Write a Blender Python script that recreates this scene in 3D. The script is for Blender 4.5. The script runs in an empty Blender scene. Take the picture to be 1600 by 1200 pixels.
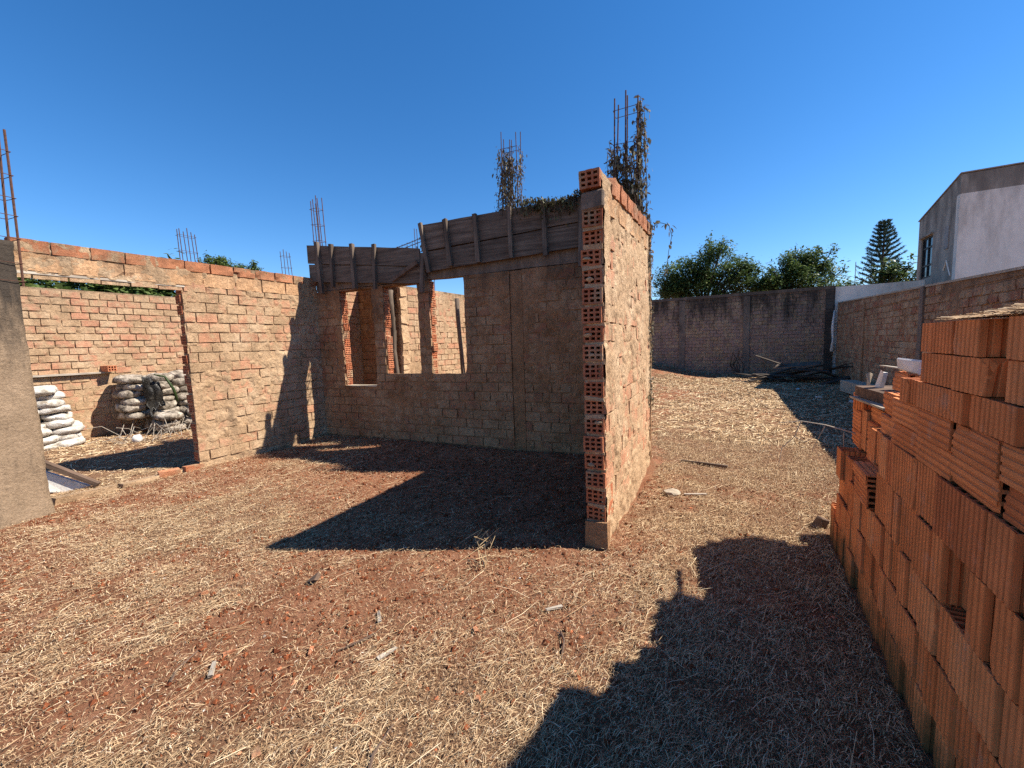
import bpy, bmesh, math, random
import numpy as np
from mathutils import Vector, Matrix, Euler
R = math.radians
random.seed(7); RNG = np.random.default_rng(7)
S = bpy.context.scene; COL = S.collection

# ------------------------------------------------------------------ camera, sky, sun, exposure
cam = bpy.data.cameras.new('camera'); cam.sensor_width = 36; cam.lens = 36*640/1600
cam.clip_start = .05; cam.clip_end = 3000
camo = bpy.data.objects.new('camera', cam); COL.objects.link(camo); S.camera = camo
def cam_axes(th, ro, yaw):
    fw0 = Vector((-math.sin(yaw), math.cos(yaw), 0)); rt0 = Vector((math.cos(yaw), math.sin(yaw), 0)); up0 = Vector((0, 0, 1))
    fw = fw0*math.cos(th)-up0*math.sin(th); up = up0*math.cos(th)+fw0*math.sin(th)
    rt = rt0*math.cos(ro)+up*math.sin(ro); u2 = up*math.cos(ro)-rt0*math.sin(ro)
    return rt, u2, -fw
ax = cam_axes(R(5.5), R(-1.9), R(29.4))
camo.matrix_world = Matrix(((ax[0].x, ax[1].x, ax[2].x, 0), (ax[0].y, ax[1].y, ax[2].y, 0), (ax[0].z, ax[1].z, ax[2].z, 1.5), (0, 0, 0, 1)))
SUN = Vector((.834, .412, 1)).normalized()
W = bpy.data.worlds.new('World'); S.world = W; W.use_nodes = True
sk = W.node_tree.nodes.new('ShaderNodeTexSky'); sk.sky_type = 'NISHITA'; sk.sun_disc = False
sk.sun_elevation = math.asin(SUN.z); sk.sun_rotation = math.atan2(SUN.x, SUN.y)
sk.altitude = 600; sk.air_density = 1.0; sk.dust_density = .1; sk.ozone_density = 4.0
bg = W.node_tree.nodes['Background']; bg.inputs['Strength'].default_value = .09
hs_ = W.node_tree.nodes.new('ShaderNodeHueSaturation'); hs_.inputs['Saturation'].default_value = 1.27
W.node_tree.links.new(sk.outputs[0], hs_.inputs['Color']); tn_ = W.node_tree.nodes.new('ShaderNodeMix'); tn_.data_type = 'RGBA'; tn_.blend_type = 'MULTIPLY'; tn_.inputs[0].default_value = 1; tn_.inputs[7].default_value = (.98, .985, 1.03, 1)
W.node_tree.links.new(hs_.outputs[0], tn_.inputs[6]); W.node_tree.links.new(tn_.outputs[2], bg.inputs['Color'])
sun = bpy.data.lights.new('sun', 'SUN'); sun.energy = 5.0; sun.angle = R(.5); sun.color = (1, .93, .82)
suno = bpy.data.objects.new('sun', sun); COL.objects.link(suno)
suno.rotation_euler = SUN.to_track_quat('Z', 'Y').to_euler()
S.view_settings.view_transform = 'Standard'; S.view_settings.look = 'None'; S.view_settings.gamma = 1
S.view_settings.exposure = 1.0
S.render.engine = 'CYCLES'
S.cycles.use_denoising = False
S.cycles.max_bounces = 6; S.cycles.diffuse_bounces = 4

# ------------------------------------------------------------------ numeric noise
def _h(ix, iy, s):
    n = (ix.astype(np.int64)*374761393 + iy.astype(np.int64)*668265263 + s*974634777) & 0xffffffff
    n = ((n ^ (n >> 13))*1274126177) & 0xffffffff
    n = (n ^ (n >> 16)) & 0xffffff
    return n/float(0xffffff)
def vn(x, y, s=0):
    x = np.asarray(x, float); y = np.asarray(y, float)
    ix = np.floor(x); iy = np.floor(y); fx = x-ix; fy = y-iy
    fx = fx*fx*(3-2*fx); fy = fy*fy*(3-2*fy)
    a = _h(ix, iy, s); b = _h(ix+1, iy, s); c = _h(ix, iy+1, s); d = _h(ix+1, iy+1, s)
    return (a*(1-fx)+b*fx)*(1-fy)+(c*(1-fx)+d*fx)*fy
def fbm(x, y, s=0, o=4):
    t = 0; a = .5; tot = 0
    for k in range(o):
        t = t+a*vn(x*2**k+k*17.3, y*2**k-k*9.1, s+k); tot += a; a *= .5
    return t/tot

# ------------------------------------------------------------------ materials
class NT:
    def __init__(s, name, rough=.9, spec=.2):
        s.m = bpy.data.materials.new(name); s.m.use_nodes = True; s.t = s.m.node_tree
        s.b = s.t.nodes['Principled BSDF']; s.b.inputs['Roughness'].default_value = rough
        s.b.inputs['Specular IOR Level'].default_value = spec
    def n(s, t, **k):
        o = s.t.nodes.new('ShaderNode'+t)
        for a, v in k.items(): setattr(o, a, v)
        return o
    def l(s, a, b): s.t.links.new(a, b)
    def pos(s, obj=False):
        return s.n('TexCoord').outputs['Object'] if obj else s.n('NewGeometry').outputs['Position']
    def noise(s, sc, det=4, rough=.6, vec=None, scale=None, dist=0):
        o = s.n('TexNoise'); o.inputs['Scale'].default_value = sc; o.inputs['Detail'].default_value = det; o.inputs['Roughness'].default_value = rough
        o.inputs['Distortion'].default_value = dist
        v = vec if vec is not None else s.pos()
        if scale is not None:
            m = s.n('Mapping'); m.inputs['Scale'].default_value = scale; s.l(v, m.inputs['Vector']); v = m.outputs[0]
        s.l(v, o.inputs['Vector']); return o.outputs['Fac']
    def ramp(s, fac, stops):
        o = s.n('ValToRGB'); e = o.color_ramp.elements
        while len(e) < len(stops): e.new(.5)
        for q, (p, c) in zip(e, stops):
            q.position = p; q.color = (c if not isinstance(c, (int, float)) else (c, c, c))[:3]+(1,) if not isinstance(c, (int, float)) else (c, c, c, 1)
        s.l(fac, o.inputs[0]); return o.outputs[0]
    def mix(s, fac, a, b, mode='MIX'):
        o = s.n('Mix', data_type='RGBA', blend_type=mode)
        for i, v in ((0, fac), (6, a), (7, b)):
            if isinstance(v, (int, float)): o.inputs[i].default_value = v
            elif isinstance(v, tuple): o.inputs[i].default_value = v+(1,)
            else: s.l(v, o.inputs[i])
        return o.outputs[2]
    def math(s, op, a, b=None, clamp=False):
        o = s.n('Math', operation=op, use_clamp=clamp)
        for i, v in ((0, a), (1, b)):
            if v is None: continue
            if isinstance(v, (int, float)): o.inputs[i].default_value = v
            else: s.l(v, o.inputs[i])
        return o.outputs[0]
    def attr(s, nm):
        o = s.n('Attribute', attribute_name=nm); return o
    def rnd(s, kind):
        if kind == 'obj': return s.n('ObjectInfo').outputs['Random']
        if kind == 'isl': return s.n('NewGeometry').outputs['Random Per Island']
        return s.attr('rnd').outputs['Fac']
    def bump(s, h, dist=.005, st=1, prev=None):
        o = s.n('Bump'); o.inputs['Distance'].default_value = dist; o.inputs['Strength'].default_value = st
        s.l(h, o.inputs['Height'])
        if prev is not None: s.l(prev, o.inputs['Normal'])
        return o.outputs[0]
    def out(s, col, nrm=None):
        if isinstance(col, tuple): s.b.inputs['Base Color'].default_value = col+(1,)
        else: s.l(col, s.b.inputs['Base Color'])
        if nrm is not None: s.l(nrm, s.b.inputs['Normal'])
        return s.m

MORT_A, MORT_B, MORT_C = (.44, .292, .172), (.28, .178, .10), (.56, .405, .26)
def mortar_color(t, dirt):
    big = t.noise(2.3, 5, .65)
    fine = t.noise(55, 5, .7)
    c = t.ramp(big, [(.25, MORT_B), (.5, MORT_A), (.78, MORT_C)])
    c = t.mix(.8, c, t.ramp(fine, [(.25, .36), (.5, .95), (.8, 1.3)]), 'MULTIPLY')
    med = t.noise(14, 6, .75)
    c = t.mix(.7, c, t.ramp(med, [(.3, .5), (.48, .95), (.7, 1.2)]), 'MULTIPLY')
    return c
def stain(t, c, amt, zlo=2.3, zhi=2.9, col=(.035, .03, .026)):
    # dark algae / weather stains: streaky, heavier near the top of the wall
    if amt <= 0: return c
    sep = t.n('SeparateXYZ'); t.l(t.pos(), sep.inputs[0])
    mr = t.n('MapRange'); mr.inputs['From Min'].default_value = zlo; mr.inputs['From Max'].default_value = zhi; t.l(sep.outputs[2], mr.inputs[0])
    st = t.noise(3.2, 5, .7, scale=(1, 1, .25))
    f = t.math('ADD', st, t.math('MULTIPLY', mr.outputs[0], .33))
    f = t.ramp(f, [(.56, 0.), (.8, 1.)])
    return t.mix(t.math('MULTIPLY', f, amt), c, col)
def brick_mat(name, kind, smear, dirt=0., base=((.42, .135, .06), (.50, .20, .10), (.36, .12, .06)), zlo=2.3, zhi=2.9, rib=0., light=1.):
    t = NT(name, .92, .15)
    r = t.rnd(kind)
    bc = t.ramp(r, [(0, base[0]), (.5, base[1]), (1, base[2])])
    bc = t.mix(.7, bc, t.ramp(t.noise(9, 6, .7), [(.3, .55), (.6, 1.1)]), 'MULTIPLY')
    bc = t.mix(.5, bc, t.ramp(t.noise(90, 3, .7), [(.3, .6), (.65, 1.15)]), 'MULTIPLY')
    m = mortar_color(t, dirt)
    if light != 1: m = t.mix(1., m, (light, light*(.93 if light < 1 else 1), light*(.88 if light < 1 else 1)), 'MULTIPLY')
    f = t.math('ADD', t.math('MULTIPLY', t.noise(5.5, 7, .72), .8), t.math('MULTIPLY', t.math('SUBTRACT', r, .5), .16))
    f = t.ramp(f, [(.40+.22*(.5-smear)-.05, 0.), (.40+.22*(.5-smear)+.07, 1.)])
    c = t.mix(f, bc, m)
    c = stain(t, c, dirt, zlo, zhi)
    b = t.bump(t.noise(26, 7, .75), .022, .8)
    b = t.bump(t.noise(120, 3, .7), .004, .8, b)
    if rib:
        w = t.n('TexWave', wave_type='BANDS', bands_direction='Z'); w.inputs['Scale'].default_value = 38/6.283*2; w.inputs['Distortion'].default_value = .6
        t.l(t.pos(True), w.inputs['Vector']); b = t.bump(w.outputs['Fac'], .003, rib, b)
    return t.out(c, b)
def mortar_mat(name, dirt=0., zlo=2.3, zhi=2.9, tint=(1, 1, 1), light=1.):
    t = NT(name, .95, .1)
    c = mortar_color(t, dirt)
    c = t.mix(1., c, (tint[0]*light, tint[1]*light, tint[2]*light), 'MULTIPLY')
    c = stain(t, c, dirt, zlo, zhi)
    b = t.bump(t.noise(26, 7, .75), .022, .9); b = t.bump(t.noise(120, 3, .7), .004, .8, b)
    return t.out(c, b)
def concrete_mat(name, a=(.30, .27, .23), b_=(.18, .155, .13), dirt=.6, zlo=1.2, zhi=2.7, bm=.012):
    t = NT(name, .93, .15)
    c = t.ramp(t.noise(4, 7, .7), [(.3, b_), (.65, a)])
    c = t.mix(.6, c, t.ramp(t.noise(60, 4, .7), [(.3, .5), (.6, 1.1)]), 'MULTIPLY')
    c = stain(t, c, dirt, zlo, zhi)
    b = t.bump(t.noise(22, 8, .75), bm, .8); b = t.bump(t.noise(120, 3, .7), .004, .6, b)
    return t.out(c, b)
def wood_mat(name, a=(.15, .112, .085), b_=(.05, .036, .028), ax=0, c3=(.25, .20, .155)):
    t = NT(name, .9, .15)
    sc = [30, 30, 30]; sc[ax] = 1.6
    o = t.pos(True)
    g = t.noise(1.0, 6, .7, vec=o, scale=tuple(sc), dist=.6)
    c = t.ramp(g, [(.28, b_), (.52, a), (.8, c3)])
    c = t.mix(.6, c, t.ramp(t.noise(3, 4, .6), [(.3, .5), (.7, 1.2)]), 'MULTIPLY')
    c = t.mix(.5, c, t.ramp(t.rnd('obj'), [(0, .6), (1, 1.2)]), 'MULTIPLY')
    return t.out(c, t.bump(g, .006, .7))
def plain_mat(name, a, b_, sc=20, rough=.85, bm=.004, spec=.2, kind=None, metal=0.):
    t = NT(name, rough, spec); t.b.inputs['Metallic'].default_value = metal
    c = t.ramp(t.noise(sc, 5, .65), [(.3, b_), (.7, a)])
    if kind: c = t.mix(.8, c, t.ramp(t.rnd(kind), [(0, .55), (1, 1.25)]), 'MULTIPLY')
    return t.out(c, t.bump(t.noise(sc*2.5, 5, .7), bm, .8))
def leaf_mat(name, stops, trans=.25, rough=.5):
    t = NT(name, rough, .3)
    c = t.ramp(t.rnd('attr'), stops)
    t.b.inputs['Transmission Weight'].default_value = 0
    tr = t.n('BsdfTranslucent'); t.l(c, tr.inputs['Color']); t.l(c, t.b.inputs['Base Color'])
    mx = t.n('MixShader'); mx.inputs[0].default_value = trans
    t.l(t.b.outputs[0], mx.inputs[1]); t.l(tr.outputs[0], mx.inputs[2])
    t.l(mx.outputs[0], t.t.nodes['Material Output'].inputs['Surface'])
    return t.m

M = {}
M['brick_lit'] = brick_mat('weathered_brick', 'obj', .80, .40, base=((.48, .235, .135), (.52, .285, .175), (.45, .205, .115)), zlo=2.3, zhi=2.8)
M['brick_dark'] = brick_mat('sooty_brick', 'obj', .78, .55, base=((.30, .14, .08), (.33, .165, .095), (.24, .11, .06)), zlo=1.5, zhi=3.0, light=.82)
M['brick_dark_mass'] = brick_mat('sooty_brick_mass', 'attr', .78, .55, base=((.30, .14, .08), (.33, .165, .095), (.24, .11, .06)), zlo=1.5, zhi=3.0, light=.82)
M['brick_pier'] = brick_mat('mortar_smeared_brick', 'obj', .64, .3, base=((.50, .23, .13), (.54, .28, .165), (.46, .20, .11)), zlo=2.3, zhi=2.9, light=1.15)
M['brick_clean'] = brick_mat('orange_brick', 'obj', .22, .35, base=((.52, .20, .095), (.56, .25, .13), (.46, .16, .075)), zlo=2.2, zhi=3., rib=.6)
M['brick_back'] = brick_mat('pale_brick', 'obj', .72, .15, base=((.46, .22, .13), (.50, .27, .165), (.42, .19, .11)))
M['brick_back_mass'] = brick_mat('pale_brick_mass', 'attr', .72, .15, base=((.46, .22, .13), (.50, .27, .165), (.42, .19, .11)))
M['hollow'] = brick_mat('hollow_brick_clay', 'obj', .18, .2, base=((.46, .15, .07), (.52, .20, .10), (.40, .12, .06)), zlo=1.8, zhi=3)
M['brick_far'] = brick_mat('blackened_brick', 'attr', .45, .9, base=((.34, .215, .16), (.38, .245, .185), (.29, .18, .135)), zlo=1.4, zhi=3.4)
M['mort_far'] = mortar_mat('blackened_mortar', .85, 1.4, 3.4, (.7, .66, .66))
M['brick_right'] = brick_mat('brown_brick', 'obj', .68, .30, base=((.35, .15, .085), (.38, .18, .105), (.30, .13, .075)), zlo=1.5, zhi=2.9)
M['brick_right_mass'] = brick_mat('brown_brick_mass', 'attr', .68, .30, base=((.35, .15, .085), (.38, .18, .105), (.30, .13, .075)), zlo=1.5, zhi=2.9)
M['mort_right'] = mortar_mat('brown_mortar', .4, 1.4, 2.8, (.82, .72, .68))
M['mort_lit'] = mortar_mat('tan_mortar', .45)
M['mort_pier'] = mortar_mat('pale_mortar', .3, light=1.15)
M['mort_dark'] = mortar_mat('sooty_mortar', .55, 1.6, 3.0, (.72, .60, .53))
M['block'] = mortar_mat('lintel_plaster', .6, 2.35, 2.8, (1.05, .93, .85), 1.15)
M['conc'] = concrete_mat('rough_concrete', (.33, .235, .155), (.22, .155, .10), .9, 1.1, 2.5, .03)
M['conc_dark'] = concrete_mat('stained_concrete', (.27, .20, .15), (.16, .115, .085), .6, 1.4, 3.3)
M['conc_pale'] = concrete_mat('pale_concrete', (.5, .42, .32), (.33, .27, .2), .1)
M['wood'] = wood_mat('grey_weathered_board')
M['wood_v'] = wood_mat('grey_weathered_cleat', ax=2)
M['wood_pale'] = wood_mat('bleached_board', (.42, .36, .29), (.25, .20, .155), 0, (.55, .5, .43))
M['wood_black'] = wood_mat('blackened_plank', (.085, .068, .054), (.025, .02, .017), 0, (.17, .14, .115))
M['wood_brown'] = wood_mat('brown_beam', (.16, .105, .075), (.07, .045, .032), 0, (.24, .17, .125))
M['rebar'] = plain_mat('rusty_rebar', (.13, .062, .04), (.06, .03, .022), 40, .85, .002)
t = NT('white_plaster', .92, .1)
c = t.ramp(t.noise(1.6, 6, .7, scale=(1, 1, .5)), [(.3, (.60, .55, .47)), (.55, (.76, .715, .63)), (.8, (.82, .78, .70))])
M['white'] = t.out(stain(t, c, .5, 3.2, 7.5, (.25, .23, .2)), t.bump(t.noise(30, 5, .7), .006, .6))
M['chalk'] = plain_mat('white_slab', (.78, .75, .7), (.6, .56, .5), 14, .9, .006)

# ------------------------------------------------------------------ object helpers
def link(name, me, mat=None, parent=None, loc=None, rot=None, scale=None):
    o = bpy.data.objects.new(name, me); COL.objects.link(o)
    if mat is not None and me is not None:
        if not me.materials: me.materials.append(mat)
        elif me.materials[0] != mat:
            o.material_slots[0].link = 'OBJECT'; o.material_slots[0].material = mat
    if parent is not None: o.parent = parent
    if loc is not None: o.location = loc
    if rot is not None: o.rotation_euler = rot
    if scale is not None: o.scale = scale
    return o
def tag(o, label=None, cat=None, group=None, kind=None):
    if label: o['label'] = label
    if cat: o['category'] = cat
    if group: o['group'] = group
    if kind: o['kind'] = kind
    return o
def thing(name, label, cat, loc=(0, 0, 0), rz=0, group=None):
    o = bpy.data.objects.new(name, None); COL.objects.link(o); o.empty_display_size = .1
    o.location = loc; o.rotation_euler = (0, 0, rz)
    return tag(o, label, cat, group)
def from_arrays(name, v, f, smooth=False, rnd=None, extra=None):
    """v (n,3), f (m,3|4) arrays -> mesh"""
    v = np.asarray(v, np.float32); f = np.asarray(f, np.int32); k = f.shape[1]
    me = bpy.data.meshes.new(name)
    me.vertices.add(len(v)); me.vertices.foreach_set('co', v.ravel())
    me.loops.add(f.size); me.loops.foreach_set('vertex_index', f.ravel())
    me.polygons.add(len(f)); me.polygons.foreach_set('loop_start', np.arange(0, f.size, k, dtype=np.int32))
    me.polygons.foreach_set('loop_total', np.full(len(f), k, np.int32))
    me.polygons.foreach_set('use_smooth', np.full(len(f), smooth))
    if rnd is not None:
        a = me.attributes.new('rnd', 'FLOAT', 'POINT'); a.data.foreach_set('value', np.asarray(rnd, np.float32))
    if extra:
        for nm, val in extra.items():
            a = me.attributes.new(nm, 'FLOAT', 'POINT'); a.data.foreach_set('value', np.asarray(val, np.float32))
    me.update(calc_edges=True); return me
class MB:
    """collects shapes into one mesh"""
    def __init__(s): s.bm = bmesh.new()
    def box(s, c, size, rot=None, jit=0., bev=0.):
        m = Matrix.Translation(Vector(c))
        if rot is not None: m = m @ (rot if isinstance(rot, Matrix) else Euler(rot).to_matrix().to_4x4())
        r = bmesh.ops.create_cube(s.bm, size=1)
        for v in r['verts']:
            v.co = m @ Vector((v.co.x*size[0]+random.uniform(-jit, jit), v.co.y*size[1]+random.uniform(-jit, jit), v.co.z*size[2]+random.uniform(-jit, jit)))
        if bev:
            es = {e for v in r['verts'] for e in v.link_edges}
            bmesh.ops.bevel(s.bm, geom=list(es), offset=bev, segments=1, affect='EDGES')
        return s
    def tube(s, pts, rad, n=6, cap=True):
        pts = [Vector(p) for p in pts]; rings = []
        if isinstance(rad, (int, float)): rad = [rad]*len(pts)
        for i, p in enumerate(pts):
            d = (pts[min(i+1, len(pts)-1)]-pts[max(i-1, 0)]).normalized()
            u = d.orthogonal().normalized() if i == 0 else (u-d*u.dot(d)).normalized()
            w = d.cross(u)
            rings.append([s.bm.verts.new(p+(u*math.cos(a)+w*math.sin(a))*rad[i]) for a in [2*math.pi*k/n for k in range(n)]])
        for a, b in zip(rings, rings[1:]):
            for k in range(n): s.bm.faces.new((a[k], a[(k+1) % n], b[(k+1) % n], b[k]))
        if cap:
            s.bm.faces.new(rings[0][::-1]); s.bm.faces.new(rings[-1])
        return s
    def blob(s, c, size, rot=None, jit=.15, sub=2):
        r = bmesh.ops.create_icosphere(s.bm, subdivisions=sub, radius=1)
        m = Matrix.Translation(Vector(c))
        if rot is not None: m = m @ Euler(rot).to_matrix().to_4x4()
        for v in r['verts']:
            k = 1+random.uniform(-jit, jit)
            v.co = m @ Vector((v.co.x*size[0]*k, v.co.y*size[1]*k, v.co.z*size[2]*k))
        return s
    def mesh(s, name, smooth=False):
        me = bpy.data.meshes.new(name); s.bm.normal_update(); s.bm.to_mesh(me); s.bm.free()
        if smooth: me.polygons.foreach_set('use_smooth', [True]*len(me.polygons))
        return me
    def build(s, name, mat, parent=None, smooth=False, **k):
        return link(name, s.mesh(name, smooth), mat, parent, **k)

# unit brick (front face at y=-.5, subdivided and chipped), several variants
def unit_brick(seed):
    rr = random.Random(seed); bm = bmesh.new(); nx, nz = 4, 2
    g = [[bm.verts.new((i/nx-.5+(rr.uniform(-.012, .012) if 0 < i < nx else rr.uniform(-.008, .012)*(1 if i == 0 else -1)),
                        -.5+rr.uniform(-.06, .08)+(rr.uniform(.2, .75) if (i in (0, nx) and j in (0, nz) and rr.random() < .22) else 0),
                        j/nz-.5+(rr.uniform(-.03, .03) if 0 < j < nz else rr.uniform(-.01, .03)*(1 if j == 0 else -1)))) for j in range(nz+1)] for i in range(nx+1)]
    for i in range(nx):
        for j in range(nz): bm.faces.new((g[i][j], g[i+1][j], g[i+1][j+1], g[i][j+1]))
    per = [g[i][0] for i in range(nx+1)]+[g[nx][j] for j in range(1, nz+1)]+[g[i][nz] for i in range(nx-1, -1, -1)]+[g[0][j] for j in range(nz-1, 0, -1)]
    bk = [bm.verts.new((v.co.x, .5, v.co.z)) for v in per]
    for k in range(len(per)):
        q = (k+1) % len(per); bm.faces.new((per[q], per[k], bk[k], bk[q]))
    bm.faces.new(bk)
    bmesh.ops.recalc_face_normals(bm, faces=bm.faces)
    me = bpy.data.meshes.new('brick'); bm.to_mesh(me); bm.free(); return me
BRK = [unit_brick(k) for k in range(10)]
# hollow brick: hole end at x=0, body to -x, cells c x r; width y, height z
def hollow_mesh(L, Wd, Hh, c=3, r=3, depth=.10, wall=.014, seed=0):
    rr = random.Random(seed); bm = bmesh.new()
    ys = [-Wd/2]; cw = (Wd-wall*(c+1))/c
    for i in range(c): ys += [ys[-1]+wall, ys[-1]+wall+cw]
    ys.append(Wd/2)
    zs = [-Hh/2]; ch = (Hh-wall*(r+1))/r
    for i in range(r): zs += [zs[-1]+wall, zs[-1]+wall+ch]
    zs.append(Hh/2)
    V = [[bm.verts.new((rr.uniform(-.003, .002), y+rr.uniform(-.001, .001), z+rr.uniform(-.001, .001))) for z in zs] for y in ys]
    for i in range(len(ys)-1):
        for j in range(len(zs)-1):
            q = (V[i][j], V[i+1][j], V[i+1][j+1], V[i][j+1])
            if i % 2 == 1 and j % 2 == 1:
                b = [bm.verts.new((v.co.x-depth, v.co.y, v.co.z)) for v in q]
                for k in range(4): bm.faces.new((q[k], q[(k+1) % 4], b[(k+1) % 4], b[k]))
                bm.faces.new(b)
            else: bm.faces.new(q)
    n, m = len(ys)-1, len(zs)-1
    per = [V[i][0] for i in range(n+1)]+[V[n][j] for j in range(1, m+1)]+[V[i][m] for i in range(n-1, -1, -1)]+[V[0][j] for j in range(m-1, 0, -1)]
    bk = [bm.verts.new((-L, v.co.y, v.co.z)) for v in per]
    for k in range(len(per)):
        q = (k+1) % len(per); bm.faces.new((per[k], bk[k], bk[q], per[q]))
    bm.faces.new(bk[::-1])
    me = bpy.data.meshes.new('hollow_brick'); bm.normal_update(); bm.to_mesh(me); bm.free(); return me

CRS = .13   # brick course
def sheet(x0, x1, z0, z1, res, openings, fn):
    """rough mortar sheet in wall plane, y = -fn(x,z)"""
    nx = max(2, int((x1-x0)/res)); nz = max(2, int((z1-z0)/res))
    X, Z = np.meshgrid(np.linspace(x0, x1, nx+1), np.linspace(z0, z1, nz+1), indexing='ij')
    Y = -fn(X, Z)
    v = np.stack([X.ravel(), Y.ravel(), Z.ravel()], 1)
    I, J = np.meshgrid(np.arange(nx), np.arange(nz), indexing='ij')
    cx = x0+(I+.5)*(x1-x0)/nx; cz = z0+(J+.5)*(z1-z0)/nz
    keep = np.ones_like(cx, bool)
    for a, b, c, d in openings: keep &= ~((cx > a) & (cx < b) & (cz > c) & (cz < d))
    a = (I*(nz+1)+J)[keep]
    f = np.stack([a, a+nz+1, a+nz+2, a+1], 1)
    return v, f
def body_boxes(L, H, ops):
    """rectangles covering [0,L]x[0,H] minus openings"""
    xs = sorted({0, L}|{max(0, min(L, q)) for o in ops for q in o[:2]}); out = []
    for a, b in zip(xs, xs[1:]):
        m = (a+b)/2; cuts = sorted((o[2], o[3]) for o in ops if o[0] < m < o[1]); z = 0
        for c, d in cuts:
            if c > z+.001: out.append((a, b, z, c))
            z = max(z, d)
        if z < H-.001: out.append((a, b, z, H))
    return out
def lay(L, H, ops, z0, blen, skip=(), rr=random, off=.5):
    """brick rectangles (x0,x1,z0,z1,course)"""
    out = []; z = z0; k = 0
    while z+CRS*.6 < H:
        zt = min(z+CRS, H)
        if k not in skip:
            x = -blen*(off if k % 2 else 0)-rr.uniform(0, .06)
            segs = []
            while x < L:
                segs.append((max(x, 0), min(x+blen, L))); x += blen
            zc = (z+zt)/2
            for a, b in segs:
                parts = [(a, b)]
                for o in ops:
                    if o[2] < zc < o[3]:
                        nn = []
                        for p, q in parts:
                            if q <= o[0] or p >= o[1]: nn.append((p, q)); continue
                            if p < o[0]: nn.append((p, o[0]))
                            if q > o[1]: nn.append((o[1], q))
                        parts = nn
                out += [(p, q, z, zt, k) for p, q in parts if q-p > .035]
        z = zt; k += 1
    return out
def brick_box_mass(name, rects, proud, depth, mat, parent, jit=.004, joint=.013):
    n = len(rects)
    if not n: return
    base = np.array([[-.5, -.5, -.5], [.5, -.5, -.5], [.5, .5, -.5], [-.5, .5, -.5], [-.5, -.5, .5], [.5, -.5, .5], [.5, .5, .5], [-.5, .5, .5]])
    fc = np.array([[0, 1, 5, 4], [1, 2, 6, 5], [3, 0, 4, 7], [4, 5, 6, 7], [0, 3, 2, 1]])
    A = np.array([r[:4] for r in rects])
    c = np.stack([(A[:, 0]+A[:, 1])/2, np.full(n, depth/2-proud), (A[:, 2]+A[:, 3])/2], 1)
    s = np.stack([A[:, 1]-A[:, 0]-joint, np.full(n, depth), A[:, 3]-A[:, 2]-joint], 1)
    v = c[:, None, :]+base[None]*s[:, None, :]+RNG.uniform(-jit, jit, (n, 8, 3))
    f = fc[None]+np.arange(n)[:, None, None]*8
    me = from_arrays(name, v.reshape(-1, 3), f.reshape(-1, 4), rnd=np.repeat(RNG.random(n), 8))
    return tag(link(name, me, mat, parent), kind='stuff')

def brick_wall(name, label, cat, loc, rz, L, H, T, mort, bmat, ops=(), z0=.1, blen=.255, seed=0, res=.02, limit=300, massmat=None, smear=.5,
               skip=(), rough=.006, joint=.014, proud=.004, order=None, special=None, group=None, core_ops=None):
    root = thing(name, label, cat, loc, rz, group); rr = random.Random(seed)
    bb = MB()
    for a, b, c, d in body_boxes(L, H, core_ops or ops): bb.box(((a+b)/2, T/2+.012, (c+d)/2), (b-a, T-.024, d-c))
    bb.build('mortar_core', mort, root)
    def fn(x, z):
        big = fbm(x*1.6+seed*7, z*1.6, seed, 4); med = fbm(x*11, z*11, seed+9, 3); fi = vn(x*38, z*38, seed+5)
        return -.013+np.clip((big-.5+.7*(med-.5)+(smear-.5)*.30)*4.5, 0, 1)*.019+(med-.5)*rough*2.0+(fi-.5)*rough*1.2
    v, f = sheet(0, L, .0, H-.005, res, ops, fn)
    link('mortar_face', from_arrays('mortar_face', v, f, True), mort, root)
    rects = lay(L, H, ops, z0, blen, skip, rr)
    rects = [r for r in rects if not (special and special(r))]
    if order: rects.sort(key=order)
    for r in rects[:limit]:
        a, b, c, d, k = r; dp = .03
        link('brick', rr.choice(BRK), bmat, root,
             loc=((a+b)/2+rr.uniform(-.003, .003), dp/2-proud+rr.uniform(-.005, .005)+(rr.random() < .04)*.012, (c+d)/2+rr.uniform(-.003, .003)),
             rot=(rr.uniform(-.045, .045), rr.uniform(-.02, .02), rr.uniform(-.018, .018)),
             scale=((b-a)-joint*rr.uniform(.6, 1.4), dp, (d-c)-joint*rr.uniform(.7, 1.3)))
    if len(rects) > limit: brick_box_mass('brick_mass', rects[limit:], proud, .06, massmat or bmat, root)
    return root

# ------------------------------------------------------------------ ground
def bare_room(x, y):
    # trodden bare earth inside the room corner
    return 1/(1+np.exp(-(x+4.6)*3))/(1+np.exp((x+.95)*8))/(1+np.exp(-(y-2.5)*4))/(1+np.exp((y-5.2)*6))
def straw_mask(x, y):
    m = fbm(x*.55+3.1, y*.55+1.7, 21, 5)+.35*(fbm(x*2.3, y*2.3, 33, 4)-.5)
    c = .47
    m = np.clip((m-c)*4+.5+1.3*(fbm(x*5, y*5, 91, 3)-.5), 0, 1)
    # bare red earth at the foot of the dark wall and in front of it, straw along the passage on the right
    bare = np.exp(-(((x+2.6)/2.4)**2+((y-4.0)/1.3)**2))+.9*np.exp(-(((x+1.7)/1.1)**2+((y-2.1)/.6)**2))
    m = .85*m*(1-.8*np.clip(bare, 0, 1))
    pas = 1/(1+np.exp(-(x+1.0)*6))*1/(1+np.exp(-(y-1.0)*3))
    m = np.clip(m+.45*pas, 0, 1)*(1-.75*bare_room(x, y))
    return m
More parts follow.
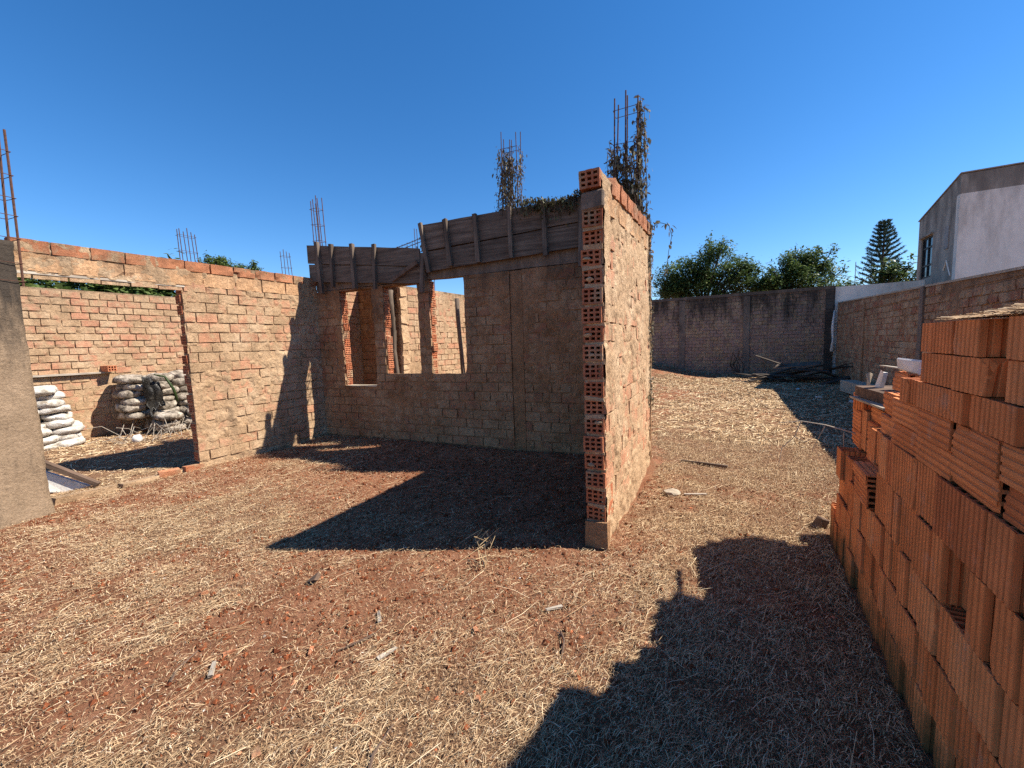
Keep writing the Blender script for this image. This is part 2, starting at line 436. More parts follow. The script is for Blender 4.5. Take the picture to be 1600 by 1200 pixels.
def ground_z(x, y):
    z = (fbm(x*.7, y*.7, 3, 3)-.5)*.06+(fbm(x*4, y*4, 5, 3)-.5)*.022
    z = z+.42*np.exp(-((x+3.6)/1.6)**2-((y-17.6)/2.2)**2)+.10*np.exp(-((y-17.6)/1.0)**2)*(np.abs(x) < 4)
    z = z+.07*np.exp(-((y-4.35-.09*(x+6.2))/.30)**2)*((x > -6.3) & (x < -.9))     # earth heaped at the wall foot
    d = np.hypot(x, y)
    z = z+np.clip((fbm(x*14, y*14, 8, 2)-.55), 0, 1)*.03*np.clip(1-d/9, 0, 1)
    return z*np.clip(1.6-d/40, 0, 1)
def make_ground():
    def ax_(segs):
        o = []
        for a, b, s in segs: o += list(np.arange(a, b-1e-6, s))
        return np.array(o+[segs[-1][1]])
    xs = ax_([(-900, -100, 200), (-100, -20, 20), (-20, -8, .5), (-8, -5, .06), (-5, 2.6, .035), (2.6, 8, .3), (8, 40, 8), (40, 900, 200)])
    ys = ax_([(-900, -100, 200), (-100, -4, 12), (-4, .4, .2), (.4, 5.2, .035), (5.2, 9, .06), (9, 20, .2), (20, 60, 5), (60, 300, 40), (300, 900, 200)])
    X, Y = np.meshgrid(xs, ys, indexing='ij'); Z = ground_z(X, Y)
    v = np.stack([X.ravel(), Y.ravel(), Z.ravel()], 1); n = len(ys)
    I, J = np.meshgrid(np.arange(len(xs)-1), np.arange(n-1), indexing='ij'); a = (I*n+J).ravel()
    f = np.stack([a, a+n, a+n+1, a+1], 1)
    me = from_arrays('ground', v, f, True, extra={'straw': straw_mask(X, Y).ravel()})
    t = NT('red_earth_with_mulch', .97, .05)
    soil = t.ramp(t.noise(3, 6, .7), [(.3, (.20, .083, .043)), (.55, (.32, .148, .082)), (.8, (.41, .225, .135))])
    soil = t.mix(.6, soil, t.ramp(t.noise(70, 4, .7), [(.3, .5), (.65, 1.15)]), 'MULTIPLY')
    mul = t.ramp(t.noise(120, 5, .75, scale=(1, .6, 1)), [(.32, (.07, .035, .02)), (.5, (.24, .135, .077)), (.68, (.42, .28, .165))])
    m = t.math('ADD', t.attr('straw').outputs['Fac'], t.math('MULTIPLY', t.math('SUBTRACT', t.noise(16, 5, .7), .5), 1.1), True)
    c = t.mix(t.ramp(m, [(.35, 0.), (.75, .85)]), soil, mul)
    b = t.bump(t.noise(30, 6, .75), .03, .8); b = t.bump(t.noise(150, 4, .75), .010, 1., b)
    return tag(link('ground', me, t.out(c, b)), 'red earth yard under raked dry straw', None, None, 'structure')
make_ground()
def in_solid(x, y):
    s = (np.abs(y-(4.47+.091*(x+6.2))-.09) < .13) & (x > -6.3) & (x < -.8)
    s |= (x > -6.42) & (x < -6.2) & (y > 2.55) & (y < 4.7)
    s |= (x > .57) & (y < 3.8)
    s |= (x > -1.02) & (x < -.84) & (y > 2.7) & (y < 4.9)
    s |= (x > 2.65) | (y > 17.8) | (x < -10.7)
    s |= (x > -6.22) & (x < -5.88) & (y > .78) & (y < 1.14)
    return s
def blades(name, n, xr, yr, ln, wd, zoff, mat, dens=None, bias=None, thick_curve=.10, near=None):
    x = RNG.uniform(*xr, n); y = RNG.uniform(*yr, n)
    d = np.hypot(x, y)
    k = ~in_solid(x, y) & (RNG.random(n) < (dens(x, y) if dens is not None else 1))
    # only where the photo's field of view (with a margin) reaches
    fx = x*math.cos(R(29.4))+y*math.sin(R(29.4)); fy = -x*math.sin(R(29.4))+y*math.cos(R(29.4))
    k &= (fy > .6) & (np.abs(fx) < 1.5*fy+.8)
    if near is not None: k &= RNG.random(n) < near(fy)
    x, y, d = x[k], y[k], d[k]; n = len(x)
    a = RNG.uniform(0, 2*math.pi, n)
    if bias is not None:
        b = RNG.random(n) < .55; a = np.where(b, bias+RNG.normal(0, .35, n)+1.2*(fbm(x*.5, y*.5, 77, 2)-.5), a)
    L = RNG.uniform(*ln, n)*RNG.uniform(.5, 1.2, n); w = RNG.uniform(*wd, n)*np.clip(.7+d*.12, .8, 2.2)
    tilt = RNG.normal(0, .14, n)
    z = ground_z(x, y)+zoff+RNG.uniform(0, .016, n)
    bend = RNG.normal(0, thick_curve, n)
    dx, dy = np.cos(a), np.sin(a); px, py = -dy, dx
    P = []
    for s in (-.5, 0, .5):
        cx = x+dx*L*s+px*bend*L*(abs(s)*.5); cy = y+dy*L*s+py*bend*L*(abs(s)*.5)
        cz = z+L*s*np.sin(tilt)+(.012*(s == 0))*RNG.random(n)
        roll = RNG.normal(0, .5, n)
        for e in (-.5, .5):
            P.append(np.stack([cx+px*w*e*np.cos(roll), cy+py*w*e*np.cos(roll), cz+w*e*np.sin(roll)], 1))
    V = np.stack(P, 1)
    V[:, :, 2] = np.maximum(V[:, :, 2], ground_z(x, y)[:, None]+.002)
    F = np.array([[0, 1, 3, 2], [2, 3, 5, 4]])[None]+np.arange(n)[:, None, None]*6
    me = from_arrays(name, V.reshape(-1, 3), F.reshape(-1, 4), rnd=np.repeat(RNG.random(n), 6))
    return link(name, me, mat)
t = NT('dry_straw', .9, .05)
M['straw'] = t.out(t.ramp(t.rnd('attr'), [(0, (.24, .145, .075)), (.35, (.43, .285, .16)), (.75, (.60, .435, .255)), (1, (.76, .61, .40))]))
t = NT('rotted_chaff', .9, .1)
M['chaff'] = t.out(t.ramp(t.rnd('attr'), [(0, (.11, .06, .03)), (.4, (.29, .18, .10)), (.8, (.46, .315, .185)), (.96, (.56, .42, .27)), (1, (.62, .53, .42))]))
dn = lambda x, y: (.24+.76*straw_mask(x, y))*(1-.8*bare_room(x, y))*np.clip(.45+3.2*(fbm(x*4.5, y*4.5, 55, 4)-.44), .12, 1)
tag(blades('dry_straw', 520000, (-7, 2.7), (.2, 7), (.02, .085), (.0009, .0024), .002, M['straw'], dn, 1.25, near=lambda d: np.clip(2.6/d, .12, 1)), 'raked dry straw scattered over the yard', None, None, 'stuff')
tag(blades('straw_chaff', 560000, (-7, 2.7), (.2, 7), (.006, .030), (.0012, .0038), .001, M['chaff'], lambda x, y: (.35+.65*straw_mask(x, y))*(1-.7*bare_room(x, y)), None, near=lambda d: np.clip(2.2/d, .1, 1)), 'short rotted chaff and leaf bits between the straw', None, None, 'stuff')
tag(blades('passage_straw', 60000, (-4.5, 2.7), (6.5, 17.6), (.09, .22), (.004, .008), .002, M['straw'], dn, 1.3), 'dry straw along the passage to the rear wall', None, None, 'stuff')
tag(blades('room_straw', 5000, (-10.6, -6.4), (1.2, 4.5), (.08, .25), (.003, .006), .003, M['straw'], lambda x, y: np.where(x < -8.6, .9, .35), None, .4), 'dry straw and stems on the roofless room floor', None, None, 'stuff')
tag(blades('long_straw', 5200, (-7, 2.7), (.3, 8), (.12, .34), (.0012, .0026), .006, M['straw'], lambda x, y: .2+.8*straw_mask(x, y), 1.25, .35), 'long loose straw stems lying over the raked straw', None, None, 'stuff')
def chips(name, n, xr, yr, sz, mat, label, flat=.5, dens=None):
    x = RNG.uniform(*xr, n); y = RNG.uniform(*yr, n); k = ~in_solid(x, y)
    if dens is not None: k &= RNG.random(n) < dens(x, y)
    x, y = x[k], y[k]; n = len(x)
    base = np.array([[1, 0, 0], [0, 1, 0], [-1, 0, 0], [0, -1, 0], [.2, .1, 1], [-.1, .2, -1]], float)
    fc = np.array([[0, 1, 4], [1, 2, 4], [2, 3, 4], [3, 0, 4], [1, 0, 5], [2, 1, 5], [3, 2, 5], [0, 3, 5]])
    s = RNG.uniform(*sz, n)*RNG.uniform(.5, 1.3, n)
    v = base[None]*(1+RNG.uniform(-.4, .4, (n, 6, 3)))*s[:, None, None]*np.stack([RNG.uniform(.6, 1.4, n), np.ones(n), np.full(n, flat)], 1)[:, None, :]
    a = RNG.uniform(0, 6.28, n); ca, sa = np.cos(a)[:, None], np.sin(a)[:, None]
    v = np.stack([v[..., 0]*ca-v[..., 1]*sa, v[..., 0]*sa+v[..., 1]*ca, v[..., 2]], 2)
    v += np.stack([x, y, ground_z(x, y)+s*flat*.4], 1)[:, None, :]
    f = fc[None]+np.arange(n)[:, None, None]*6
    me = from_arrays(name, v.reshape(-1, 3), f.reshape(-1, 3), rnd=np.repeat(RNG.random(n), 6))
    return tag(link(name, me, mat), label, None, None, 'stuff')
t = NT('brick_crumbs', .95, .1); M['crumb'] = t.out(t.ramp(t.rnd('attr'), [(0, (.22, .065, .03)), (.6, (.44, .15, .07)), (1, (.55, .24, .13))]))
t = NT('pale_gravel', .9, .1); M['gravel'] = t.out(t.ramp(t.rnd('attr'), [(0, (.12, .09, .07)), (.6, (.3, .26, .22)), (1, (.7, .68, .64))]))
t = NT('soil_clods', .97, .05); M['clod'] = t.out(t.ramp(t.rnd('attr'), [(0, (.09, .028, .014)), (1, (.22, .07, .03))]))
chips('brick_crumbs', 700, (-6, 1.0), (.4, 5), (.005, .015), M['crumb'], 'small broken orange brick crumbs strewn on the earth')
chips('pale_gravel', 700, (-6, 2.6), (.4, 9), (.003, .009), M['gravel'], 'small pale stones strewn over the yard', .8)
chips('soil_clods', 16000, (-6, 1.5), (.4, 5), (.004, .016), M['clod'], 'loose red soil clods', .8, lambda x, y: 1-.8*straw_mask(x, y))

# ------------------------------------------------------------------ ruin: dark front wall with three slit windows
def local(root, x, y, z):
    c, s = math.cos(root.rotation_euler.z), math.sin(root.rotation_euler.z)
    return (root.location.x+x*c-y*s, root.location.y+x*s+y*c, root.location.z+z)
DW_RZ = math.atan2(.48, 5.27); DW_L = 5.29
WIN = [(.52, 1.19, .92, 2.44), (1.40, 2.04, 1.06, 2.44), (2.25, 2.83, 1.06, 2.47)]
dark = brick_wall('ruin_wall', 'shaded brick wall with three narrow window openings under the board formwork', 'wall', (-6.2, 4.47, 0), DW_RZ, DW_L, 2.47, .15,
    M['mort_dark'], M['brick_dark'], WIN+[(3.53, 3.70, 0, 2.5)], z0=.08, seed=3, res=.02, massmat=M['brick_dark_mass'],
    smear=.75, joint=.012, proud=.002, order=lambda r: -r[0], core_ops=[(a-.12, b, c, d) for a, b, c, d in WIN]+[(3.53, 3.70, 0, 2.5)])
HOL = [hollow_mesh(.20, .14, .112, 3, 3, seed=k) for k in range(4)]
HOLS = [hollow_mesh(.12, .135, .112, 3, 3, .09, seed=k+9) for k in range(4)]
for a, b, c, d in WIN:
    z = c+.06 if c < 1 else c+.06
    while z < d:
        o = link('hollow_brick', random.choice(HOLS), M['hollow'], dark, loc=(a+random.uniform(-.015, .012), .09+random.uniform(-.004, .006), z), rot=(random.uniform(-.03, .03), random.uniform(-.03, .03), random.uniform(-.05, .05)), scale=(1, .86, 1))
        z += CRS*.985
    # mortar between the hollow bricks, and a pale mortar sill
    m = MB(); z = c+.002
    while z < d:
        m.box((a-.065, .085, z), (.10, .125, .022), jit=.006); z += CRS*.985
    m.build('mortar_joints', M['mort_pier'], dark)
    MB().box(((a+b)/2+.0, .075, c-.008), (b-a+.02, .15, .02), jit=.003).build('sill', M['conc_pale'], dark)
MB().box((3.615, .078, 1.23), (.165, .15, 2.46), jit=.004).build('concrete_column', M['mort_dark'], dark)
# concrete tie beam over the wall
def tie(x0, x1, za0, za1, zb0, zb1, nm='tie_beam', mat=None, y0=.012, y1=.138):
    bm = bmesh.new(); n = 10; q = []
    for i in range(n+1):
        x = x0+(x1-x0)*i/n; k = i/n; z0 = za0+(za1-za0)*k+random.uniform(-.006, .006); z1 = zb0+(zb1-zb0)*k+random.uniform(-.008, .008)
        q.append([bm.verts.new((x, y0+random.uniform(-.005, .005), z0)), bm.verts.new((x, y0+random.uniform(-.005, .005), z1)), bm.verts.new((x, y1, z1)), bm.verts.new((x, y1, z0))])
    for a, b in zip(q, q[1:]):
        for j in range(4): bm.faces.new((a[j], a[(j+1) % 4], b[(j+1) % 4], b[j]))
    bm.faces.new(q[0]); bm.faces.new(q[-1][::-1]); bmesh.ops.recalc_face_normals(bm, faces=bm.faces)
    me = bpy.data.meshes.new(nm); bm.to_mesh(me); bm.free(); return link(nm, me, mat or M['conc_dark'], dark)
tie(.0, 2.22, 2.475, 2.475, 3.0, 2.7); tie(2.23, 5.2, 2.475, 2.475, 3.05, 3.05)

def board(parent, x0, x1, za0, za1, zb0, zb1, y, th, mat, name='board', seed=0):
    rr = random.Random(seed); bm = bmesh.new(); n = 9; q = []
    for i in range(n+1):
        k = i/n; x = x0+(x1-x0)*k; z0 = za0+(za1-za0)*k+rr.uniform(-.004, .004); z1 = zb0+(zb1-zb0)*k+rr.uniform(-.004, .004); yy = y+rr.uniform(-.002, .002)
        q.append([bm.verts.new((x, yy, z0)), bm.verts.new((x, yy, z1)), bm.verts.new((x, yy+th, z1)), bm.verts.new((x, yy+th, z0))])
    for a, b in zip(q, q[1:]):
        for j in range(4): bm.faces.new((a[j], a[(j+1) % 4], b[(j+1) % 4], b[j]))
    bm.faces.new(q[0]); bm.faces.new(q[-1][::-1]); bmesh.ops.recalc_face_normals(bm, faces=bm.faces)
    me = bpy.data.meshes.new(name); bm.to_mesh(me); bm.free(); return link(name, me, mat, parent)
def formwork(label, x0, x1, top, mid, bot, cleats, seed):
    f = thing('beam_formwork', label, 'formwork', (-6.2, 4.47, 0), DW_RZ, 'weathered board formwork along the ruin wall top')
    board(f, x0, x1, mid[0]+.008, mid[1]+.008, top[0], top[1], -.055, .026, M['wood'], seed=seed)
    board(f, x0+.02, x1-.01, bot[0], bot[1], mid[0]-.012, mid[1]-.004, -.058, .026, M['wood'], seed=seed+1)
    board(f, x0+.05, x1, mid[0]+.01, mid[1]+.01, top[0]-.03, top[1]-.03, .165, .026, M['wood'], seed=seed+2)
    board(f, x0+.05, x1, bot[0], bot[1], mid[0], mid[1], .165, .026, M['wood'], seed=seed+3)
    for (xa, za, xb, zb) in cleats:
        p, q = Vector((xa, -.085, za)), Vector((xb, -.085, zb)); d = q-p
        rot = Matrix.Rotation(math.atan2(d.x, d.z), 4, 'Y')
        MB().box((0, 0, 0), (.055+random.uniform(-.008, .008), .05, d.length), jit=.005).build('cleat', M['wood_v'], f, loc=(p+q)/2, rot=rot.to_euler())
    return f
f1 = formwork('sagging left run of grey board formwork tilting down towards the middle of the ruin wall', -.07, 2.16, (3.23, 2.91), (2.93, 2.65), (2.64, 2.42),
    [(.19, 3.24, .24, 2.42), (.50, 3.17, .49, 2.50), (.93, 3.12, .94, 2.44), (1.37, 3.06, 1.34, 2.40), (2.24, 2.82, 2.19, 2.28)], 10)
o = MB().box((0, 0, 0), (.055, .03, .52), jit=.004).build('brace', M['wood_brown'], f1, loc=(1.93, -.12, 2.60), rot=(0, R(66), 0))
f2 = formwork('level right run of grey board formwork, ending at the brick pier', 2.20, 5.15, (3.22, 3.22), (2.85, 2.95), (2.57, 2.66),
    [(2.22, 3.24, 2.33, 2.55), (2.63, 3.23, 2.69, 2.60), (3.09, 3.23, 3.13, 2.60), (3.59, 3.24, 3.61, 2.60), (4.05, 3.22, 4.07, 2.58), (4.52, 3.20, 4.52, 2.40)], 20)

# ------------------------------------------------------------------ ruin: sunlit wall with the doorway
LW_X = -6.2
door = [(-.1, 1.37, -.1, 2.38)]
left = brick_wall('doorway_wall', 'sunlit brick wall on the left with a wide doorway under a concrete lintel', 'wall', (LW_X, 1.2, 0), R(90), 3.29, 2.70, .15,
    M['mort_lit'], M['brick_lit'], [(-.1, 1.37, -.1, 2.37)], z0=.10, seed=5, res=.014, smear=.84, rough=.008, proud=.002, joint=.012, core_ops=[(-.1, 1.48, -.1, 2.37)],
    special=lambda r: r[2] > 2.36)
# second-from-top row of pale plastered blocks and the bare orange top row
x = 0.
while x < 3.25:
    w = random.choice((.36, .40, .43)); w = min(w, 3.29-x)
    link('lintel_block', random.choice(BRK), M['block'], left, loc=(x+w/2, .045, 2.475), rot=(random.uniform(-.01, .01), random.uniform(-.01, .01), 0), scale=(w-.012, .11, .17)); x += w
x = -.02
while x < 3.24:
    w = .29; w = min(w, 3.29-x)
    link('brick', random.choice(BRK), M['brick_clean'], left, loc=(x+w/2, .045+random.uniform(-.006, .006), 2.635), rot=(random.uniform(-.02, .02), random.uniform(-.014, .014), random.uniform(-.01, .01)), scale=(w-.014, .11, .125)); x += w
MB().box((.66, .07, 2.372), (1.50, .15, .022), jit=.003).build('lintel_board', M['wood_pale'], left)
z = .16
while z < 2.36:
    link('hollow_brick', random.choice(HOLS), M['hollow'], left, loc=(1.365+random.uniform(-.012, .03), .09, z), rot=(random.uniform(-.03, .03), random.uniform(-.03, .03), math.pi+random.uniform(-.05, .05))); z += CRS*.985
m = MB(); z = .10
while z < 2.36: m.box((1.43, .075, z), (.10, .13, .024), jit=.006); z += CRS*.985
m.build('mortar_joints', M['mort_lit'], left)
# foundation strip across the doorway
fs = thing('foundation_strip', 'low strip of mortar with two broken bricks across the doorway threshold', 'threshold', (LW_X, 1.2, 0), R(90))
MB().box((.30, .09, .0), (.5, .17, .09), rot=(0, .02, .03), jit=.016).box((.95, .10, -.01), (.7, .15, .09), rot=(0, -.02, -.03), jit=.016).build('mortar_bed', M['mort_lit'], fs)
for i, (xx, yy) in enumerate([(1.30, .02), (1.05, .05)]):
    link('brick', BRK[i], M['brick_clean'], fs, loc=(xx, yy, .03), rot=(random.uniform(-.1, .1), random.uniform(-.06, .06), random.uniform(-.15, .15)), scale=(.21, .10, .09))

# concrete pillar at the left edge
def rough_pillar(name, label, loc, sx, sy, H, mat, taper=.0, rz=0, res=.045, amp=.014, foot=0., seed=0, cat='pillar'):
    """closed column with rough faces"""
    per = []
    nx, ny = max(2, int(sx/res)), max(2, int(sy/res))
    per += [(-sx/2+sx*i/nx, -sy/2) for i in range(nx)]+[(sx/2, -sy/2+sy*i/ny) for i in range(ny)]
    per += [(sx/2-sx*i/nx, sy/2) for i in range(nx)]+[(-sx/2, sy/2-sy*i/ny) for i in range(ny)]
    per = np.array(per); n = len(per); nz = int(H/res); V = []
    s = np.arange(n)*res
    for k in range(nz+1):
        z = H*k/nz; r = 1+foot*max(0, 1-z/.45)**2-taper*z/H
        q = fbm(s*5+seed, np.full(n, z*5), seed, 4)-.5; q2 = vn(s*30, np.full(n, z*30), seed+3)-.5
        u = per/np.linalg.norm(per, axis=1)[:, None]
        p = per*r+u*(q*amp*2+q2*amp*.5)[:, None]
        V.append(np.stack([p[:, 0], p[:, 1], np.full(n, z)], 1))
    V = np.concatenate(V); F = []
    for k in range(nz):
        a = np.arange(n)+k*n; b = (np.arange(n)+1) % n+k*n
        F.append(np.stack([a, b, b+n, a+n], 1))
    F = np.concatenate(F)
    V = np.concatenate([V, [[0, 0, H+.02]]]); top = len(V)-1
    a = np.arange(n)+nz*n; b = (np.arange(n)+1) % n+nz*n
    F = np.concatenate([F, np.stack([a, b, np.full(n, top), np.full(n, top)], 1)])
    bm = bmesh.new(); vs = [bm.verts.new(v) for v in V]
    for q in F:
        q = list(dict.fromkeys(q.tolist())); bm.faces.new([vs[i] for i in q])
    me = bpy.data.meshes.new(name); bm.to_mesh(me); bm.free()
    me.polygons.foreach_set('use_smooth', [True]*len(me.polygons))
    o = link(name, me, mat, loc=loc, rot=(0, 0, rz)); return tag(o, label, cat)
rough_pillar('concrete_pillar', 'rough concrete pillar beside the doorway at the left edge, dark stained at its top', (-6.04, .96, -.03), .30, .36, 2.64, M['conc'], 0, R(16), foot=.12, seed=4)

# ------------------------------------------------------------------ ruin: pier wall end-on to the camera
pier = brick_wall('pier_wall', 'tall brick wall seen end on, hollow brick end in shade, right face sunlit', 'wall', (-.83, 2.78, 0), R(92.5), 2.12, 2.62, .14,
    M['mort_pier'], M['brick_pier'], [(-.1, .012, -.1, 2.8)], z0=.2, seed=8, res=.013, smear=1.0, rough=.0075, proud=.0, joint=.012, core_ops=[(-.1, .12, -.1, 2.8)],
    special=lambda r: r[2] > 2.36)
z = .255; k = 0
while z < 2.38:
    link('hollow_brick', random.choice(HOL), M['hollow'], pier, loc=(random.uniform(-.016, .016), .078+random.uniform(-.008, .008), z), rot=(random.uniform(-.02, .02), random.uniform(-.02, .02), math.pi+random.uniform(-.05, .05))); z += CRS
m = MB(); z = .19
while z < 2.42: m.box((.06, .07+random.uniform(-.006, .006), z), (.11, .135, .03), jit=.007); z += CRS
for z in (.62, .93, 1.41, 1.55, 1.93, 2.07): m.blob((.0, .11+random.uniform(-.09, .03), z), (.018, .035, .016), None, .3, 1)
m.build('mortar_joints', M['mort_pier'], pier)
link('hollow_brick', HOL[1], M['hollow'], pier, loc=(-.02, .082, 2.585), rot=(.02, .03, math.pi+.04), scale=(1, 1, 1.05))
MB().box((.05, .07, 2.455), (.13, .15, .13), jit=.012, bev=.012).build('end_block', M['conc_dark'], pier)
MB().box((.03, .07, .09), (.1, .155, .22), jit=.012).build('footing', M['mort_dark'], pier)
x = .12
while x < 2.08:
    w = min(.34, 2.12-x); link('lintel_block', random.choice(BRK), M['block'], pier, loc=(x+w/2, .045, 2.455+.05*x), rot=(0, random.uniform(-.01, .01)-.05, 0), scale=(w-.01, .11, .145)); x += w
x = .21
while x < 2.08:
    w = min(.27, 2.12-x); link('brick', random.choice(BRK), M['brick_clean'], pier, loc=(x+w/2, .045+random.uniform(-.006, .006), 2.595+.055*x), rot=(random.uniform(-.02, .02), random.uniform(-.012, .012)-.05, random.uniform(-.012, .012)), scale=(w-.012, .13, .125)); x += w

# ------------------------------------------------------------------ ruin: walls behind
back = brick_wall('rear_room_wall', 'pale orange brick wall behind the sack piles, seen through the doorway', 'wall', (-10.85, .6, 0), R(90), 4.9, 2.78, .15,
    M['mort_lit'], M['brick_back'], z0=.02, seed=11, res=.04, smear=.42, massmat=M['brick_back_mass'], joint=.016, proud=.008, order=lambda r: abs(r[0]-2.7)+abs(r[2]-1.9)*.6)
inner = brick_wall('inner_wall', 'inner brick wall running back behind the corner, glimpsed through the slit windows', 'wall', (-6.2, 4.75, 0), R(90), 4.6, 2.8, .15,
    M['mort_lit'], M['brick_lit'], z0=.02, seed=12, res=.03, smear=.55, massmat=M['brick_back_mass'])
cross = brick_wall('cross_wall', 'inner cross wall of brick deep behind the slit windows', 'wall', (-10.7, 9.4, 0), 0, 8.3, 2.8, .15,
    M['mort_dark'], M['brick_dark'], z0=.02, seed=13, res=.05, smear=.5, massmat=M['brick_dark_mass'], limit=0)
nib = brick_wall('partition_wall', 'short shaded partition wall with a ragged sunlit end behind the left slit windows', 'wall', (-6.18, 5.32, 0), 0, .98, 2.6, .15,
    M['mort_dark'], M['brick_dark'], z0=.02, seed=31, res=.03, smear=.6)
m = MB(); z = .06
while z < 2.55:
    m.box((1.0+random.uniform(-.012, .015), .075, z), (.06, .15+random.uniform(0, .02), .15), jit=.012); z += random.uniform(.09, .13)
m.build('ragged_end', M['mort_pier'], nib)
def post(label, p0, p1, r, mat, seed=0):
    rr = random.Random(seed); p0, p1 = Vector(p0), Vector(p1)
    pts = [p0.lerp(p1, i/7)+Vector((rr.uniform(-.012, .012), rr.uniform(-.012, .012), 0)) for i in range(8)]
    return tag(MB().tube(pts, [r*rr.uniform(.9, 1.1) for _ in pts], 8).build('timber_post', mat, smooth=True), label, 'post')
post('round grey timber post against the partition wall end behind the middle slit window', (-5.22, 5.24, 0), (-5.30, 5.25, 2.5), .045, M['wood_v'], 1)
post('leaning grey timber post behind the right slit window', (-4.88, 6.75, 0), (-4.98, 6.7, 2.45), .045, M['wood_v'], 2)
post('thin grey prop standing close to the leaning post behind the right slit window', (-4.80, 6.8, 0), (-4.78, 6.75, 2.4), .03, M['wood_v'], 3)

# ------------------------------------------------------------------ rebar cages
def cage(label, loc, w, d, z0, z1, nbars=4, lean=(0, 0), step=.2, rad=.006, ties=True, seed=0, tiemax=None, rz=DW_RZ):
    rr = random.Random(seed)
    c = thing('rebar_cage', label, 'rebar cage', loc, rz, 'rebar starter cages on the ruin')
    if nbars == 6: xy = [(-w/2, -d/2), (0, -d/2), (w/2, -d/2), (-w/2, d/2), (0, d/2), (w/2, d/2)]
    else: xy = [(-w/2, -d/2), (w/2, -d/2), (-w/2, d/2), (w/2, d/2)]
    H = z1-z0
    for x, y in xy:
        h = H*rr.uniform(.93, 1.0); ex, ey = rr.uniform(-.02, .02), rr.uniform(-.02, .02)
        MB().tube([(x+(lean[0]*k/5+ex*(k/5)**2), y+(lean[1]*k/5+ey*(k/5)**2), z0+h*k/5) for k in range(6)], rad, 6).build('bar', M['rebar'], c)
    if ties:
        z = z0+.05
        while z < (tiemax or z1-.12):
            k = (z-z0)/H; ox, oy = lean[0]*k, lean[1]*k; e = rad+.003; q = rr.uniform(-.01, .01)
            MB().tube([(ox-w/2-e, oy-d/2-e, z), (ox+w/2+e, oy-d/2-e, z+q), (ox+w/2+e, oy+d/2+e, z+q), (ox-w/2-e, oy+d/2+e, z), (ox-w/2-e, oy-d/2-e, z+.004)], .0035, 5).build('stirrup', M['rebar'], c); z += step*rr.uniform(.85, 1.15)
    return c
def dwp(x, y, z=0): return local(dark, x, y, z)
cage('six bar rebar cage at the corner left of the formwork', dwp(.06, .12), .15, .11, 2.5, 4.06, 6, (-.05, 0), .27, .0065, seed=1)
cage('vine hung rebar cage above the right formwork run', dwp(3.56, .09), .22, .10, 2.5, 4.22, 6, (-.0, 0), .3, .0055, seed=2)
cage('tallest rebar cage, rising over the rear corner of the pier wall', (-1.2, 4.92, 0), .24, .14, 2.4, 4.29, 6, (.02, 0), .42, .0085, seed=3)
cage('rusty rebar cage on the pillar at the left edge', (-6.0, 1.10, 0), .15, .17, 2.2, 3.70, 4, (.0, .03), .19, .010, seed=4, rz=R(12))
cage('short rebar cage over the rear room wall, nearer the doorway', (-10.8, 4.72, 0), .30, .14, 2.6, 4.30, 6, (-.05, 0), .3, .008, seed=5, rz=R(90))
cage('thin rebar cage far behind the wall corner, left of the formwork', (-10.8, 7.0, 0), .2, .14, 2.6, 4.25, 4, (-.06, 0), .28, .008, seed=6, rz=R(90))
cage('rebar stubs far behind the sagging formwork run', (-8.1, 9.45, 0), .5, .14, 2.7, 5.05, 6, (0, 0), .5, .009, False, seed=7)
cage('rebar cage behind the right slit window, against the sky', (-5.6, 9.4, 0), .3, .14, 2.7, 3.9, 6, (0, 0), .25, .008, seed=8)
# horizontal beam cage behind the sagging formwork
bc = thing('beam_cage', 'long rebar beam cage sloping up behind the sagging formwork', 'rebar cage', (-6.2, 4.47, 0), DW_RZ)
P0, P1 = Vector((1.0, .35, 3.02)), Vector((2.5, .35, 3.30))
for dy in (0, .12):
    for dz in (0, -.2):
        pts = [P0.lerp(P1, k/6)+Vector((0, dy, dz-.02*math.sin(k/6*3.14))) for k in range(7)]
        MB().tube(pts, .006, 6).build('bar', M['rebar'], bc)
for k in range(15):
    p = P0.lerp(P1, (k+.5)/15)+Vector((0, 0, -.02*math.sin((k+.5)/15*3.14)))
    MB().tube([p+Vector(q) for q in ((0, -.01, .01), (0, .13, .01), (0, .13, -.21), (0, -.01, -.21), (0, -.01, .008))], .0035, 5).build('stirrup', M['rebar'], bc)

